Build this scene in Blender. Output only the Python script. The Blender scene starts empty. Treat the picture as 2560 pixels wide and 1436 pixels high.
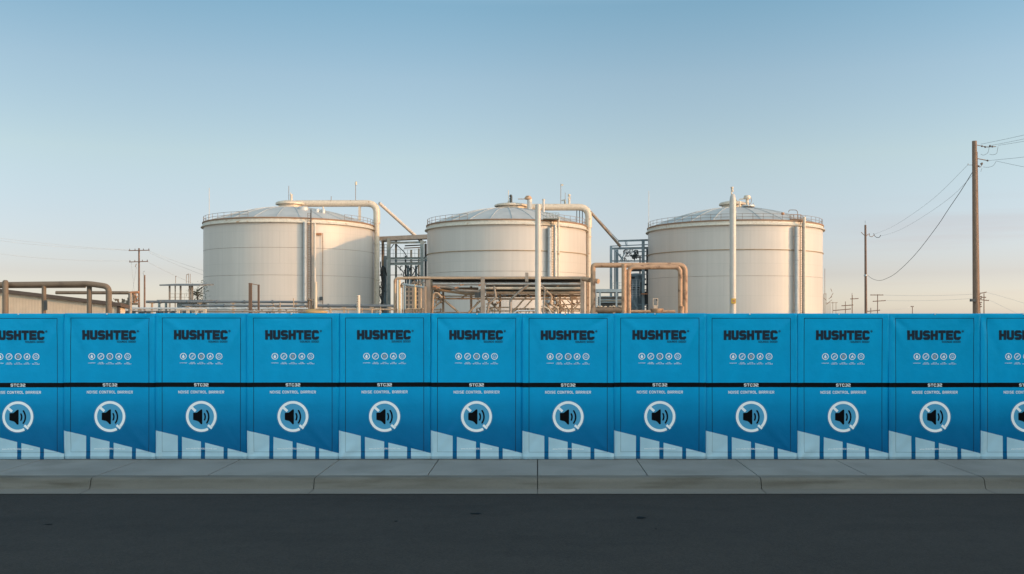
import bpy, bmesh, math, random
from mathutils import Vector, Matrix
R_ = math.radians
sc = bpy.context.scene
COL = sc.collection

# ---------------------------------------------------------------- camera
F = 2405.0; VX = 1344.0; HY = 790.0; EYE = 2.02
cam_d = bpy.data.cameras.new('camera'); cam = bpy.data.objects.new('camera', cam_d); COL.objects.link(cam)
cam.location = (0, 0, EYE); cam.rotation_euler = (R_(90), 0, 0)
cam_d.sensor_width = 36; cam_d.lens = F/2560*36
cam_d.shift_x = -(VX-1280)/2560; cam_d.shift_y = (HY-718)/2560
cam_d.clip_start = 0.1; cam_d.clip_end = 8000
sc.camera = cam
sc.render.resolution_x = 1024; sc.render.resolution_y = 574

# ---------------------------------------------------------------- light
AZ = R_(73); EL = R_(11.3)
to_sun = Vector((math.sin(AZ)*math.cos(EL), -math.cos(AZ)*math.cos(EL), math.sin(EL)))
sd = bpy.data.lights.new('sun', 'SUN'); sun = bpy.data.objects.new('sun', sd); COL.objects.link(sun)
sd.energy = 2.0; sd.angle = R_(0.5); sd.color = (1.0, 0.57, 0.255)
sun.rotation_euler = to_sun.to_track_quat('Z', 'Y').to_euler(); sun.location = (30, -10, 30)
w = bpy.data.worlds.new('World'); sc.world = w; w.use_nodes = True
wt = w.node_tree; wt.nodes.clear()
wo = wt.nodes.new('ShaderNodeOutputWorld'); bg = wt.nodes.new('ShaderNodeBackground')
sky = wt.nodes.new('ShaderNodeTexSky'); sky.sky_type = 'NISHITA'; sky.sun_disc = False
sky.sun_elevation = EL; sky.sun_rotation = math.pi-AZ
sky.air_density = 1.0; sky.dust_density = 0.5; sky.ozone_density = 1.6; sky.altitude = 0
bg.inputs[1].default_value = 0.15
wt.links.new(bg.outputs[0], wo.inputs[0])
# thin evening clouds low in the sky, tinted over the sky texture
tc = wt.nodes.new('ShaderNodeTexCoord'); mp = wt.nodes.new('ShaderNodeMapping')
mp.inputs['Scale'].default_value = (1.6, 1.6, 34); mp.inputs['Location'].default_value = (3.1, .4, .2)
nz = wt.nodes.new('ShaderNodeTexNoise'); nz.inputs['Scale'].default_value = 1.7; nz.inputs['Detail'].default_value = 6
rp = wt.nodes.new('ShaderNodeValToRGB'); rp.color_ramp.elements[0].position = .46; rp.color_ramp.elements[1].position = .66
sep = wt.nodes.new('ShaderNodeSeparateXYZ')
def wmath(op, a, b=None, c=None, clamp=False):
    n = wt.nodes.new('ShaderNodeMath'); n.operation = op; n.use_clamp = clamp
    for i, v in enumerate((a, b, c)):
        if v is None: continue
        if isinstance(v, (int, float)): n.inputs[i].default_value = v
        else: wt.links.new(v, n.inputs[i])
    return n.outputs[0]
wt.links.new(tc.outputs['Generated'], mp.inputs[0]); wt.links.new(mp.outputs[0], nz.inputs['Vector'])
wt.links.new(nz.outputs[0], rp.inputs[0]); wt.links.new(tc.outputs['Generated'], sep.inputs[0])
def wrange(v, a, b, c, d):
    n = wt.nodes.new('ShaderNodeMapRange'); n.interpolation_type = 'SMOOTHSTEP'
    wt.links.new(v, n.inputs[0]); n.inputs[1].default_value = a; n.inputs[2].default_value = b
    n.inputs[3].default_value = c; n.inputs[4].default_value = d
    return n.outputs[0]
m_hi = wrange(sep.outputs[2], .07, .13, 1, 0); m_lo = wrange(sep.outputs[2], .01, .035, 0, 1)
m_x = wrange(sep.outputs[0], .24, .42, 0, 1)
msk = wmath('MULTIPLY', wmath('MULTIPLY', wmath('MULTIPLY', m_hi, m_lo), m_x), rp.outputs[0])
msk = wmath('MULTIPLY', msk, .7)
# air near the horizon: paler than overhead
hz = wrange(sep.outputs[2], .0, .30, 1, 0)
tint = wt.nodes.new('ShaderNodeMix'); tint.data_type = 'RGBA'; tint.blend_type = 'MULTIPLY'
tint.inputs[0].default_value = 1.0
grad = wt.nodes.new('ShaderNodeValToRGB'); ge = grad.color_ramp
wt.links.new(wmath('MULTIPLY', sep.outputs[2], 2.0, clamp=True), grad.inputs[0])
GR = [(0.0, (.88, .94, 1.50)), (.0166, (.87, .93, 1.44)), (.083, (.745, .695, .98)), (.196, (.88, .78, .89)), (.316, (1.04, .905, .84)),
      (.472, (1.01, .94, .87)), (.612, (.81, .92, .875)), (.80, (1.75, 1.6, 1.3)), (1.0, (2.1, 1.8, 1.35))]  # last stops: overhead sky brightened as added fill for the barrier
SC = 2.5                            # the ramp holds tint / SC, since ramp colours stop at 1
ge.elements[0].position, ge.elements[0].color = GR[0][0], (*[c/SC for c in GR[0][1]], 1)
ge.elements[1].position, ge.elements[1].color = GR[-1][0], (*[c/SC for c in GR[-1][1]], 1)
for p, c in GR[1:-1]:
    e = ge.elements.new(p); e.color = (*[q/SC for q in c], 1)
wt.links.new(sky.outputs[0], tint.inputs[6]); wt.links.new(grad.outputs[0], tint.inputs[7])
# fill light for the barrier, added to the sky behind the viewpoint
south = wrange(sep.outputs[1], .15, -.75, 0, 1)
sm_ = wt.nodes.new('ShaderNodeMix'); sm_.data_type = 'RGBA'; sm_.clamp_factor = True
sm_.inputs[6].default_value = (1/3, 1/3, 1/3, 1); sm_.inputs[7].default_value = (1.0, .95, .88, 1)   # times 3 below
wt.links.new(south, sm_.inputs[0])
sx_ = wt.nodes.new('ShaderNodeMix'); sx_.data_type = 'RGBA'; sx_.blend_type = 'MULTIPLY'; sx_.inputs[0].default_value = 1
wt.links.new(tint.outputs[2], sx_.inputs[6]); wt.links.new(sm_.outputs[2], sx_.inputs[7])
side = wmath('MULTIPLY', wrange(sep.outputs[0], -.05, -.5, 1, .80), wrange(sep.outputs[0], .1, .5, 1, 1.10))
vs_ = wt.nodes.new('ShaderNodeVectorMath'); vs_.operation = 'SCALE'; wt.links.new(sx_.outputs[2], vs_.inputs[0])
wt.links.new(wmath('MULTIPLY', side, SC*3), vs_.inputs['Scale'])
mx = wt.nodes.new('ShaderNodeMix'); mx.data_type = 'RGBA'
cl = wt.nodes.new('ShaderNodeMix'); cl.data_type = 'RGBA'; cl.blend_type = 'MULTIPLY'; cl.inputs[0].default_value = 1
wt.links.new(vs_.outputs[0], cl.inputs[6]); cl.inputs[7].default_value = (.96, .84, .82, 1)
wt.links.new(msk, mx.inputs[0]); wt.links.new(vs_.outputs[0], mx.inputs[6]); wt.links.new(cl.outputs[2], mx.inputs[7])
wt.links.new(mx.outputs[2], bg.inputs[0])
sc.view_settings.view_transform = 'Standard'; sc.view_settings.look = 'None'
sc.view_settings.exposure = 0.62; sc.view_settings.gamma = 1.0

# ---------------------------------------------------------------- materials
def mat(name, col, rough=.6, metal=0., var=.12, vscale=3., bump=0., bscale=30., col2=None, c2pos=(.55, .7), c2scale=2., stretch=None, coat=0.):
    m = bpy.data.materials.new(name); m.use_nodes = True; nt = m.node_tree; N = nt.nodes; L = nt.links
    b = N['Principled BSDF']; b.inputs['Roughness'].default_value = rough; b.inputs['Metallic'].default_value = metal
    if coat: b.inputs['Coat Weight'].default_value = coat
    t = N.new('ShaderNodeTexCoord'); mpn = N.new('ShaderNodeMapping'); L.new(t.outputs['Object'], mpn.inputs[0])
    if stretch: mpn.inputs['Scale'].default_value = stretch
    n1 = N.new('ShaderNodeTexNoise'); n1.inputs['Scale'].default_value = vscale; n1.inputs['Detail'].default_value = 5
    L.new(mpn.outputs[0], n1.inputs['Vector'])
    mr = N.new('ShaderNodeMapRange'); L.new(n1.outputs[0], mr.inputs[0])
    mr.inputs[1].default_value = .3; mr.inputs[2].default_value = .7
    mr.inputs[3].default_value = 1-var; mr.inputs[4].default_value = 1+var
    hv = N.new('ShaderNodeHueSaturation'); hv.inputs['Color'].default_value = (*col, 1); L.new(mr.outputs[0], hv.inputs['Value'])
    out = hv.outputs[0]
    if col2:
        n2 = N.new('ShaderNodeTexNoise'); n2.inputs['Scale'].default_value = c2scale; n2.inputs['Detail'].default_value = 8
        L.new(mpn.outputs[0], n2.inputs['Vector'])
        cr = N.new('ShaderNodeValToRGB'); cr.color_ramp.elements[0].position = c2pos[0]; cr.color_ramp.elements[1].position = c2pos[1]
        L.new(n2.outputs[0], cr.inputs[0])
        mm = N.new('ShaderNodeMix'); mm.data_type = 'RGBA'; L.new(cr.outputs[0], mm.inputs[0]); L.new(out, mm.inputs[6])
        mm.inputs[7].default_value = (*col2, 1); out = mm.outputs[2]
    L.new(out, b.inputs['Base Color'])
    if bump:
        n3 = N.new('ShaderNodeTexNoise'); n3.inputs['Scale'].default_value = bscale; n3.inputs['Detail'].default_value = 6
        L.new(t.outputs['Object'], n3.inputs['Vector'])
        bp = N.new('ShaderNodeBump'); bp.inputs['Strength'].default_value = bump; bp.inputs['Distance'].default_value = .02
        L.new(n3.outputs[0], bp.inputs['Height']); L.new(bp.outputs[0], b.inputs['Normal'])
    return m

M = {}
M['pipe_paint'] = mat('pipe_paint', (.52, .42, .32), .45, col2=(.30, .16, .08), c2pos=(.64, .74), c2scale=1.6)
M['white_pipe'] = mat('white_pipe', (.47, .41, .355), .4, var=.06)
M['rim'] = mat('rim', (.50, .44, .36), .5, col2=(.34, .19, .10), c2pos=(.6, .72), c2scale=1.1)
M['rust_edge'] = mat('rust_edge', (.22, .13, .08), .8)
M['rail'] = mat('rail', (.20, .15, .12), .6)
M['shade_pipe'] = mat('shade_pipe', (.33, .335, .335), .5)  # pipe paint darkened, with the shade put into its colour
M['ring_paint'] = mat('ring_paint', (.30, .22, .14), .7)
M['roof_metal'] = mat('roof_metal', (.43, .415, .395), .45, .2, var=.1, vscale=.5)
M['grey_steel'] = mat('grey_steel', (.25, .26, .24), .6, var=.2, vscale=1.)
M['blue_steel'] = mat('blue_steel', (.20, .245, .27), .6, var=.2, vscale=1.)
M['dark_steel'] = mat('dark_steel', (.045, .05, .052), .6, var=.3)
M['brown_pipe'] = mat('brown_pipe', (.40, .24, .145), .7, col2=(.16, .085, .05), c2pos=(.52, .68), c2scale=2.5, bump=.4, bscale=9)
M['tan_steel'] = mat('tan_steel', (.38, .265, .175), .6, col2=(.25, .12, .06), c2pos=(.58, .72), c2scale=1.5)
M['grey_pipe'] = mat('grey_pipe', (.26, .21, .17), .45, .2, var=.2, vscale=1.2)
M['bright_pipe'] = mat('bright_pipe', (.52, .50, .48), .32, .4, var=.12)
M['yellow_pipe'] = mat('yellow_pipe', (.55, .36, .18), .55)
M['orange'] = mat('orange', (.38, .17, .08), .6)
M['old_pipe'] = mat('old_pipe', (.165, .118, .082), .75, col2=(.12, .085, .06), c2pos=(.5, .68), c2scale=3, bump=.4, bscale=12)
M['wood'] = mat('wood', (.20, .125, .085), .85, var=.25, vscale=6, stretch=(6, 6, .5), bump=.3)
M['wood_red'] = mat('wood_red', (.15, .088, .062), .85, var=.25, vscale=3, stretch=(6, 6, .5))
M['insulator'] = mat('insulator', (.10, .07, .06), .35)
M['yellow_box'] = mat('yellow_box', (.55, .33, .04), .5)
M['slate_pipe'] = mat('slate_pipe', (.115, .125, .135), .6)
M['rust_post'] = mat('rust_post', (.13, .078, .052), .8)
M['tar'] = mat('tar', (.010, .010, .010), .6)
M['lid'] = mat('lid', (.42, .26, .105), .7)
M['wire'] = mat('wire', (.035, .035, .04), .6)
M['thin_wire'] = mat('thin_wire', (.30, .32, .34), .6)
M['shed_wall'] = mat('shed_wall', (.62, .47, .34), .6, var=.06)
M['shed_trim'] = mat('shed_trim', (.085, .055, .04), .6)
M['leaf'] = mat('leaf', (.05, .065, .045), .8, var=.4)
M['bark'] = mat('bark', (.06, .05, .045), .9)
M['ground'] = mat('ground', (.20, .17, .13), .95, var=.2, vscale=.4, bump=.3, bscale=4)
M['shade_building'] = mat('shade_building', (.62, .62, .60), .8)
M['ink_dark'] = mat('ink_dark', (.022, .034, .050), .55, var=.02)
M['ink_black'] = mat('ink_black', (.003, .003, .004), .5, var=.02)
M['ink_white'] = mat('ink_white', (.93, .92, .91), .55, var=.02)
M['ink_grey'] = mat('ink_grey', (.33, .37, .40), .55, var=.02)
M['ink_disc'] = mat('ink_disc', (.085, .34, .54), .45, var=.02)
for k_ in ('ink_dark', 'ink_black', 'ink_white', 'ink_grey', 'ink_disc'):
    M[k_].node_tree.nodes['Principled BSDF'].inputs['Specular IOR Level'].default_value = .06
M['tar'].node_tree.nodes['Principled BSDF'].inputs['Specular IOR Level'].default_value = .05
M['tie'] = mat('tie', (.7, .72, .72), .5)
M['galv'] = mat('galv', (.4, .41, .42), .4, .6)

def tank_mat(name, tint):
    m = bpy.data.materials.new(name); m.use_nodes = True; nt = m.node_tree; N = nt.nodes; L = nt.links
    b = N['Principled BSDF']; b.inputs['Roughness'].default_value = .42
    uv = N.new('ShaderNodeUVMap'); uv.uv_map = 'UVMap'
    br = N.new('ShaderNodeTexBrick'); L.new(uv.outputs[0], br.inputs['Vector'])
    br.inputs['Scale'].default_value = 1.0; br.inputs['Brick Width'].default_value = 8.4; br.inputs['Row Height'].default_value = 5.3
    br.inputs['Mortar Size'].default_value = .035; br.inputs['Mortar Smooth'].default_value = .5; br.offset = .5
    br.inputs['Color1'].default_value = (1, 1, 1, 1); br.inputs['Color2'].default_value = (.98, .98, .98, 1); br.inputs['Mortar'].default_value = (.88, .88, .88, 1)
    def noise(sx, sy, s, lo, hi, a, c, det=6):
        mpn = N.new('ShaderNodeMapping'); mpn.inputs['Scale'].default_value = (sx, sy, 1); L.new(uv.outputs[0], mpn.inputs[0])
        n = N.new('ShaderNodeTexNoise'); n.inputs['Scale'].default_value = s; n.inputs['Detail'].default_value = det; L.new(mpn.outputs[0], n.inputs['Vector'])
        r = N.new('ShaderNodeMapRange'); L.new(n.outputs[0], r.inputs[0])
        for i, v in zip((1, 2, 3, 4), (lo, hi, a, c)): r.inputs[i].default_value = v
        return r.outputs[0]
    st = noise(2.2, .05, 1., .3, .7, .94, 1.03)
    big = noise(.1, .1, 1., .3, .7, .93, 1.04)
    rust = noise(1.5, .12, 1., .60, .80, 0, .38)
    base = N.new('ShaderNodeMix'); base.data_type = 'RGBA'; base.blend_type = 'MULTIPLY'; base.inputs[0].default_value = 1
    base.inputs[6].default_value = (*tint, 1); L.new(br.outputs['Color'], base.inputs[7])
    mu = N.new('ShaderNodeMath'); mu.operation = 'MULTIPLY'; L.new(st, mu.inputs[0]); L.new(big, mu.inputs[1])
    hv = N.new('ShaderNodeHueSaturation'); L.new(base.outputs[2], hv.inputs['Color']); L.new(mu.outputs[0], hv.inputs['Value'])
    # rust runs: only in the top metre or two of the shell
    sp = N.new('ShaderNodeSeparateXYZ'); L.new(uv.outputs[0], sp.inputs[0])
    tp = N.new('ShaderNodeMapRange'); L.new(sp.outputs[1], tp.inputs[0])
    tp.inputs[1].default_value = 13.0; tp.inputs[2].default_value = 18.0; tp.inputs[3].default_value = .10; tp.inputs[4].default_value = .9
    m2 = N.new('ShaderNodeMath'); m2.operation = 'MULTIPLY'; L.new(rust, m2.inputs[0]); L.new(tp.outputs[0], m2.inputs[1])
    mm = N.new('ShaderNodeMix'); mm.data_type = 'RGBA'; L.new(m2.outputs[0], mm.inputs[0]); L.new(hv.outputs[0], mm.inputs[6]); mm.inputs[7].default_value = (.42, .26, .15, 1)
    L.new(mm.outputs[2], b.inputs['Base Color'])
    bp = N.new('ShaderNodeBump'); bp.inputs['Strength'].default_value = .35; bp.inputs['Distance'].default_value = .05
    wav = noise(.18, .12, 1., 0, 1, 0, 1, 2); L.new(wav, bp.inputs['Height']); L.new(bp.outputs[0], b.inputs['Normal'])
    return m
M['tank'] = tank_mat('tank_paint', (.465, .414, .370))

# ---------------------------------------------------------------- mesh helpers
def px2m(v, Y): return v*Y/F
def W(px, py, Y): return Vector(((px-VX)*Y/F, Y, EYE+(HY-py)*Y/F))

class MB:
    def __init__(s): s.v = []; s.f = []; s.uv = None
    def add(s, vs, fs):
        o = len(s.v); s.v += [tuple(a) for a in vs]; s.f += [tuple(i+o for i in f) for f in fs]; return s
    def box(s, x0, x1, y0, y1, z0, z1):
        return s.add([(x0,y0,z0),(x1,y0,z0),(x1,y1,z0),(x0,y1,z0),(x0,y0,z1),(x1,y0,z1),(x1,y1,z1),(x0,y1,z1)],
                     [(0,3,2,1),(4,5,6,7),(0,1,5,4),(1,2,6,5),(2,3,7,6),(3,0,4,7)])
    def bar(s, p, q, wd, ht=None):
        p = Vector(p); q = Vector(q); ht = ht or wd; d = (q-p).normalized()
        up = Vector((0,0,1)) if abs(d.z) < .9 else Vector((0,1,0))
        a = d.cross(up).normalized(); b = a.cross(d).normalized(); vs = []
        for c in (p, q):
            for i, j in ((-1,-1),(1,-1),(1,1),(-1,1)): vs.append(c+a*(i*wd/2)+b*(j*ht/2))
        return s.add(vs, [(3,2,1,0),(4,5,6,7),(0,1,5,4),(1,2,6,5),(2,3,7,6),(3,0,4,7)])
    def ibeam(s, p, q, wd, ht, t=None):
        # H section: web and two flanges
        p = Vector(p); q = Vector(q); t = t or wd*.16; d = (q-p).normalized()
        up = Vector((0,0,1)) if abs(d.z) < .9 else Vector((0,1,0))
        a = d.cross(up).normalized(); b = a.cross(d).normalized(); h = ht/2; x = wd/2; k = t/2
        pr = [(-x,-h),(x,-h),(x,-h+t),(k,-h+t),(k,h-t),(x,h-t),(x,h),(-x,h),(-x,h-t),(-k,h-t),(-k,-h+t),(-x,-h+t)]
        vs = [c+a*i+b*j for c in (p, q) for i, j in pr]; n = 12
        fs = [(i, (i+1) % n, (i+1) % n+n, i+n) for i in range(n)]
        for o in (0, n):
            fs += [tuple(o+k for k in f) for f in ((0,1,2,11),(10,3,4,9),(11,2,3,10),(9,4,5,8),(8,5,6,7))]
        return s.add(vs, fs)
    def tube(s, pts, r, n=10, caps=True):
        pts = [Vector(p) for p in pts]; rs = r if isinstance(r, (list, tuple)) else [r]*len(pts)
        d0 = (pts[1]-pts[0]).normalized(); up = Vector((0,0,1)) if abs(d0.z) < .9 else Vector((1,0,0))
        a = d0.cross(up).normalized(); vs = []; fs = []
        for i, p in enumerate(pts):
            if i == 0: d = d0
            elif i == len(pts)-1: d = (pts[i]-pts[i-1]).normalized()
            else: d = ((pts[i]-pts[i-1]).normalized()+(pts[i+1]-pts[i]).normalized()).normalized()
            a = (a-d*a.dot(d)).normalized(); b = d.cross(a)
            for k in range(n):
                t = 2*math.pi*k/n; vs.append(p+(a*math.cos(t)+b*math.sin(t))*rs[i])
        for i in range(len(pts)-1):
            for k in range(n):
                fs.append((i*n+k, i*n+(k+1) % n, (i+1)*n+(k+1) % n, (i+1)*n+k))
        if caps:
            fs.append(tuple(range(n-1, -1, -1))); fs.append(tuple(len(vs)-n+k for k in range(n)))
        return s.add(vs, fs)
    def lathe(s, c, prof, n=32, caps=True, a0=0, a1=2*math.pi):
        full = abs(a1-a0-2*math.pi) < 1e-6; m = n if full else n+1; vs = []; fs = []; k = len(prof)
        for i in range(m):
            t = a0+(a1-a0)*i/n
            for r, z in prof: vs.append((c[0]+r*math.cos(t), c[1]+r*math.sin(t), z))
        for i in range(n):
            j = (i+1) % m
            for q in range(k-1): fs.append((i*k+q, j*k+q, j*k+q+1, i*k+q+1))
        if caps and full:
            if prof[0][0] > 1e-4: fs.append(tuple(i*k for i in range(m-1, -1, -1)))
            if prof[-1][0] > 1e-4: fs.append(tuple(i*k+k-1 for i in range(m)))
        return s.add(vs, fs)
    def ball(s, c, r, n=8, sz=1.):
        return s.lathe((c[0], c[1]), [(max(1e-5, r*math.sin(math.pi*i/n)), c[2]-r*sz*math.cos(math.pi*i/n)) for i in range(n+1)], n*2, caps=False)

def build(name, mb, m, loc=(0,0,0), parent=None, smooth=True, angle=35, uvs=None):
    me = bpy.data.meshes.new(name); L = Vector(loc)
    me.from_pydata([Vector(v)-L for v in mb.v], [], mb.f); me.update()
    if uvs:
        ul = me.uv_layers.new(name='UVMap')
        for lp in me.loops: ul.data[lp.index].uv = uvs[lp.vertex_index]
    bm = bmesh.new(); bm.from_mesh(me)
    if not uvs: bmesh.ops.recalc_face_normals(bm, faces=bm.faces)
    for f in bm.faces: f.smooth = smooth
    if smooth:
        for e in bm.edges:
            if len(e.link_faces) == 2 and e.calc_face_angle(0) > R_(angle): e.smooth = False
    bm.to_mesh(me); bm.free()
    me.materials.append(m)
    o = bpy.data.objects.new(name, me); COL.objects.link(o)
    if parent: o.parent = parent
    else: o.location = L
    return o

class Thing:
    def __init__(s, name, label, cat, loc, group=None):
        s.loc = Vector(loc); o = bpy.data.objects.new(name, None); COL.objects.link(o); o.location = s.loc
        o.empty_display_size = .3
        o['label'] = label; o['category'] = cat
        if group: o['group'] = group
        s.o = o
    def part(s, name, mb, m, parent=None, label=None, **k):
        c = build(name, mb, m, s.loc, parent or s.o, **k)
        if label: c['label'] = label
        return c
def solo(name, mb, m, label, cat, loc, group=None, **k):
    o = build(name, mb, m, loc, None, **k); o['label'] = label; o['category'] = cat
    if group: o['group'] = group
    return o
def struct(name, mb, m, **k):
    o = build(name, mb, m, **k); o['kind'] = 'structure'; return o

def fillet(pts, r, n=6):
    pts = [Vector(p) for p in pts]; out = [pts[0]]
    for i in range(1, len(pts)-1):
        p, a, b = pts[i], pts[i-1], pts[i+1]
        da = (a-p); db = (b-p); rr = min(r, da.length*.49, db.length*.49)
        s = p+da.normalized()*rr; e = p+db.normalized()*rr
        for k in range(n+1):
            t = k/n; out.append(s*(1-t)**2+p*2*t*(1-t)+e*t*t)
    out.append(pts[-1]); return out
def P(px, py, Y): return W(px, py, Y)

# ---------------------------------------------------------------- ground, road, pavement
S0 = 13.5/F                      # metres per photo pixel at the barrier
def rects(mb, x0, x1, y0, y1, z, nx=1, ny=1):
    for i in range(nx):
        for j in range(ny):
            a = x0+(x1-x0)*i/nx; b = x0+(x1-x0)*(i+1)/nx; c = y0+(y1-y0)*j/ny; d = y0+(y1-y0)*(j+1)/ny
            mb.add([(a,c,z),(b,c,z),(b,d,z),(a,d,z)], [(0,1,2,3)])
struct('ground', (lambda m: (rects(m, -4000, 4000, -4000, 4000, -.30), m)[1])(MB()), M['ground'])
ym = MB(); ym.add([(-600,15.2,-.02),(600,15.2,-.02),(600,600,-.02),(-600,600,-.02),(-600,15.2,-.29),(600,15.2,-.29)], [(0,1,2,3),(4,5,1,0)])
struct('yard', ym, M['ground'])

def road_mat():
    m = bpy.data.materials.new('asphalt'); m.use_nodes = True; nt = m.node_tree; N = nt.nodes; L = nt.links
    b = N['Principled BSDF']; b.inputs['Roughness'].default_value = .8; b.inputs['Specular IOR Level'].default_value = .22
    t = N.new('ShaderNodeTexCoord')
    def noise(s, lo, hi, a, c, det=6, sc3=None):
        src = t.outputs['Object']
        if sc3:
            mpn = N.new('ShaderNodeMapping'); mpn.inputs['Scale'].default_value = sc3; L.new(src, mpn.inputs[0]); src = mpn.outputs[0]
        n = N.new('ShaderNodeTexNoise'); n.inputs['Scale'].default_value = s; n.inputs['Detail'].default_value = det; L.new(src, n.inputs['Vector'])
        r = N.new('ShaderNodeMapRange'); L.new(n.outputs[0], r.inputs[0])
        for i, v in zip((1, 2, 3, 4), (lo, hi, a, c)): r.inputs[i].default_value = v
        return r.outputs[0], n
    a1, _ = noise(.45, .3, .7, .86, 1.14, sc3=(.35, 1, 1)); a2, _ = noise(130, .3, .7, .82, 1.18, 3); a3, _ = noise(5, .3, .7, .92, 1.08); a4, _ = noise(38, .35, .65, .84, 1.18, 4); a5, _ = noise(.9, .55, .62, 1, .88, 8, (.6, 2.2, 1))
    def mul(x, y):
        q = N.new('ShaderNodeMath'); q.operation = 'MULTIPLY'; L.new(x, q.inputs[0]); L.new(y, q.inputs[1]); return q.outputs[0]
    v = mul(mul(mul(mul(a1, a2), a3), a4), a5)
    hv = N.new('ShaderNodeHueSaturation'); hv.inputs['Color'].default_value = (.0335, .0280, .0240, 1); L.new(v, hv.inputs['Value'])
    L.new(hv.outputs[0], b.inputs['Base Color'])
    _, n4 = noise(90, 0, 1, 0, 1, 4)
    bp = N.new('ShaderNodeBump'); bp.inputs['Strength'].default_value = .5; bp.inputs['Distance'].default_value = .006
    L.new(n4.outputs[0], bp.inputs['Height']); L.new(bp.outputs[0], b.inputs['Normal'])
    return m
rm = MB(); rects(rm, -120, 120, -2.2, 11.72, -.150)
struct('road', rm, road_mat())
M['concrete'] = mat('concrete', (.235, .222, .205), .85, var=.13, vscale=.8, col2=(.185, .172, .156), c2pos=(.48, .72), c2scale=1.3, bump=.25, bscale=60)
M['kerb'] = mat('kerb_concrete', (.145, .132, .112), .85, var=.14, vscale=1.2, col2=(.09, .077, .058), c2pos=(.5, .75), c2scale=2.2, stretch=(.5, 1, 5), bump=.4, bscale=50)
M['gutter'] = mat('gutter_concrete', (.155, .142, .125), .85, var=.12, vscale=1.2, stretch=(.4, 3, 1), bump=.3, bscale=50)
M['joint'] = mat('joint', (.095, .09, .082), .95)
JP = 1.392
sw = MB(); g = .0035
for i in range(-30, 31):
    x0 = i*JP+g; x1 = (i+1)*JP-g
    pr = [(12.20, -.012), (12.212, 0), (15.18, 0)]
    sw.add([(x0,pr[0][0],pr[0][1]),(x1,pr[0][0],pr[0][1]),(x1-.004,pr[1][0],0),(x0+.004,pr[1][0],0),(x1-.004,15.18,0),(x0+.004,15.18,0),
            (x0,12.2,-.05),(x1,12.2,-.05),(x0,15.18,-.02),(x1,15.18,-.02)],
           [(0,1,2,3),(3,2,4,5),(6,7,1,0),(0,3,5,8,6),(1,7,9,4,2)])
struct('sidewalk', sw, M['concrete'], smooth=False)
sj = MB(); rects(sj, -42, 42, 12.0, 15.19, -.035); struct('sidewalk_bed', sj, M['joint'])
kb = MB(); gt = MB()
prof = [(12.192, -.012), (12.18, 0), (12.06, 0), (12.02, -.006), (11.995, -.022), (11.982, -.05), (11.962, -.118), (11.945, -.132)]
for i in range(-15, 16):
    x0 = i*2*JP+.005; x1 = (i+1)*2*JP-.005
    nseg = 8; vs = []; fs = []; k = len(prof)
    rr = random.Random(i)
    for s in range(nseg+1):
        xx = x0+(x1-x0)*s/nseg; dz = rr.uniform(-.002, .002)
        for (y, z) in prof: vs.append((xx, y+dz, z+dz*.6))
    for s in range(nseg):
        for q in range(k-1): fs.append((s*k+q, s*k+q+1, (s+1)*k+q+1, (s+1)*k+q))
    fs.append(tuple(range(k))); fs.append(tuple(nseg*k+q for q in range(k-1, -1, -1)))
    kb.add(vs, fs)
    gp = [(11.95, -.128), (11.93, -.137), (11.72, -.139), (11.705, -.146)]
    vs = [(x, y, z) for x in (x0, x1) for (y, z) in gp]
    gt.add(vs, [(q, q+1, q+5, q+4) for q in range(3)])
struct('kerb', kb, M['kerb'], angle=50); struct('gutter', gt, M['gutter'])
jb = MB(); rects(jb, -42, 42, 11.70, 12.19, -.1445); jb.box(-42, 42, 12.03, 12.19, -.14, -.03); struct('kerb_bed', jb, M['joint'])
op = MB(); op.box(-120, 120, -6.2, -2.25, -.28, 0); struct('far_sidewalk', op, M['concrete'])
# litter and tar marks on the asphalt
def blot(px, py, wpx, hpx, seed):
    D = (EYE+.15)*F/(py-HY); c = ((px-VX)*D/F, D); rx = wpx/2*D/F; ry = hpx/2*D/(py-HY)
    rr = random.Random(seed); m = MB(); n = 14
    ring = [(c[0]+rx*rr.uniform(.6, 1.1)*math.cos(2*math.pi*i/n), c[1]+ry*rr.uniform(.6, 1.1)*math.sin(2*math.pi*i/n), -.146) for i in range(n)]
    m.add([(c[0], c[1], -.1425)]+ring, [(0, 1+i, 1+(i+1) % n) for i in range(n)])
    return m, (c[0], c[1], -.146)
for k, (a, lab) in enumerate([((1603, 1295, 26, 6), 'small dark tar blot on the road, widest one right of the middle'),
          ((1190, 1285, 34, 4), 'long thin dark tar streak on the road below the middle panels'),
          ((990, 1304, 10, 4), 'tiny dark speck of tar on the road left of the long streak'),
          ((122, 1312, 26, 3), 'thin dark crack mark on the road near the left edge'),
          ((1640, 1323, 6, 3), 'tiny dark tar speck below the widest blot on the road')]):
    m_, l_ = blot(*a, k); solo('tar_mark', m_, M['tar'], lab, 'tar mark', l_, 'tar marks on the road')

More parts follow.
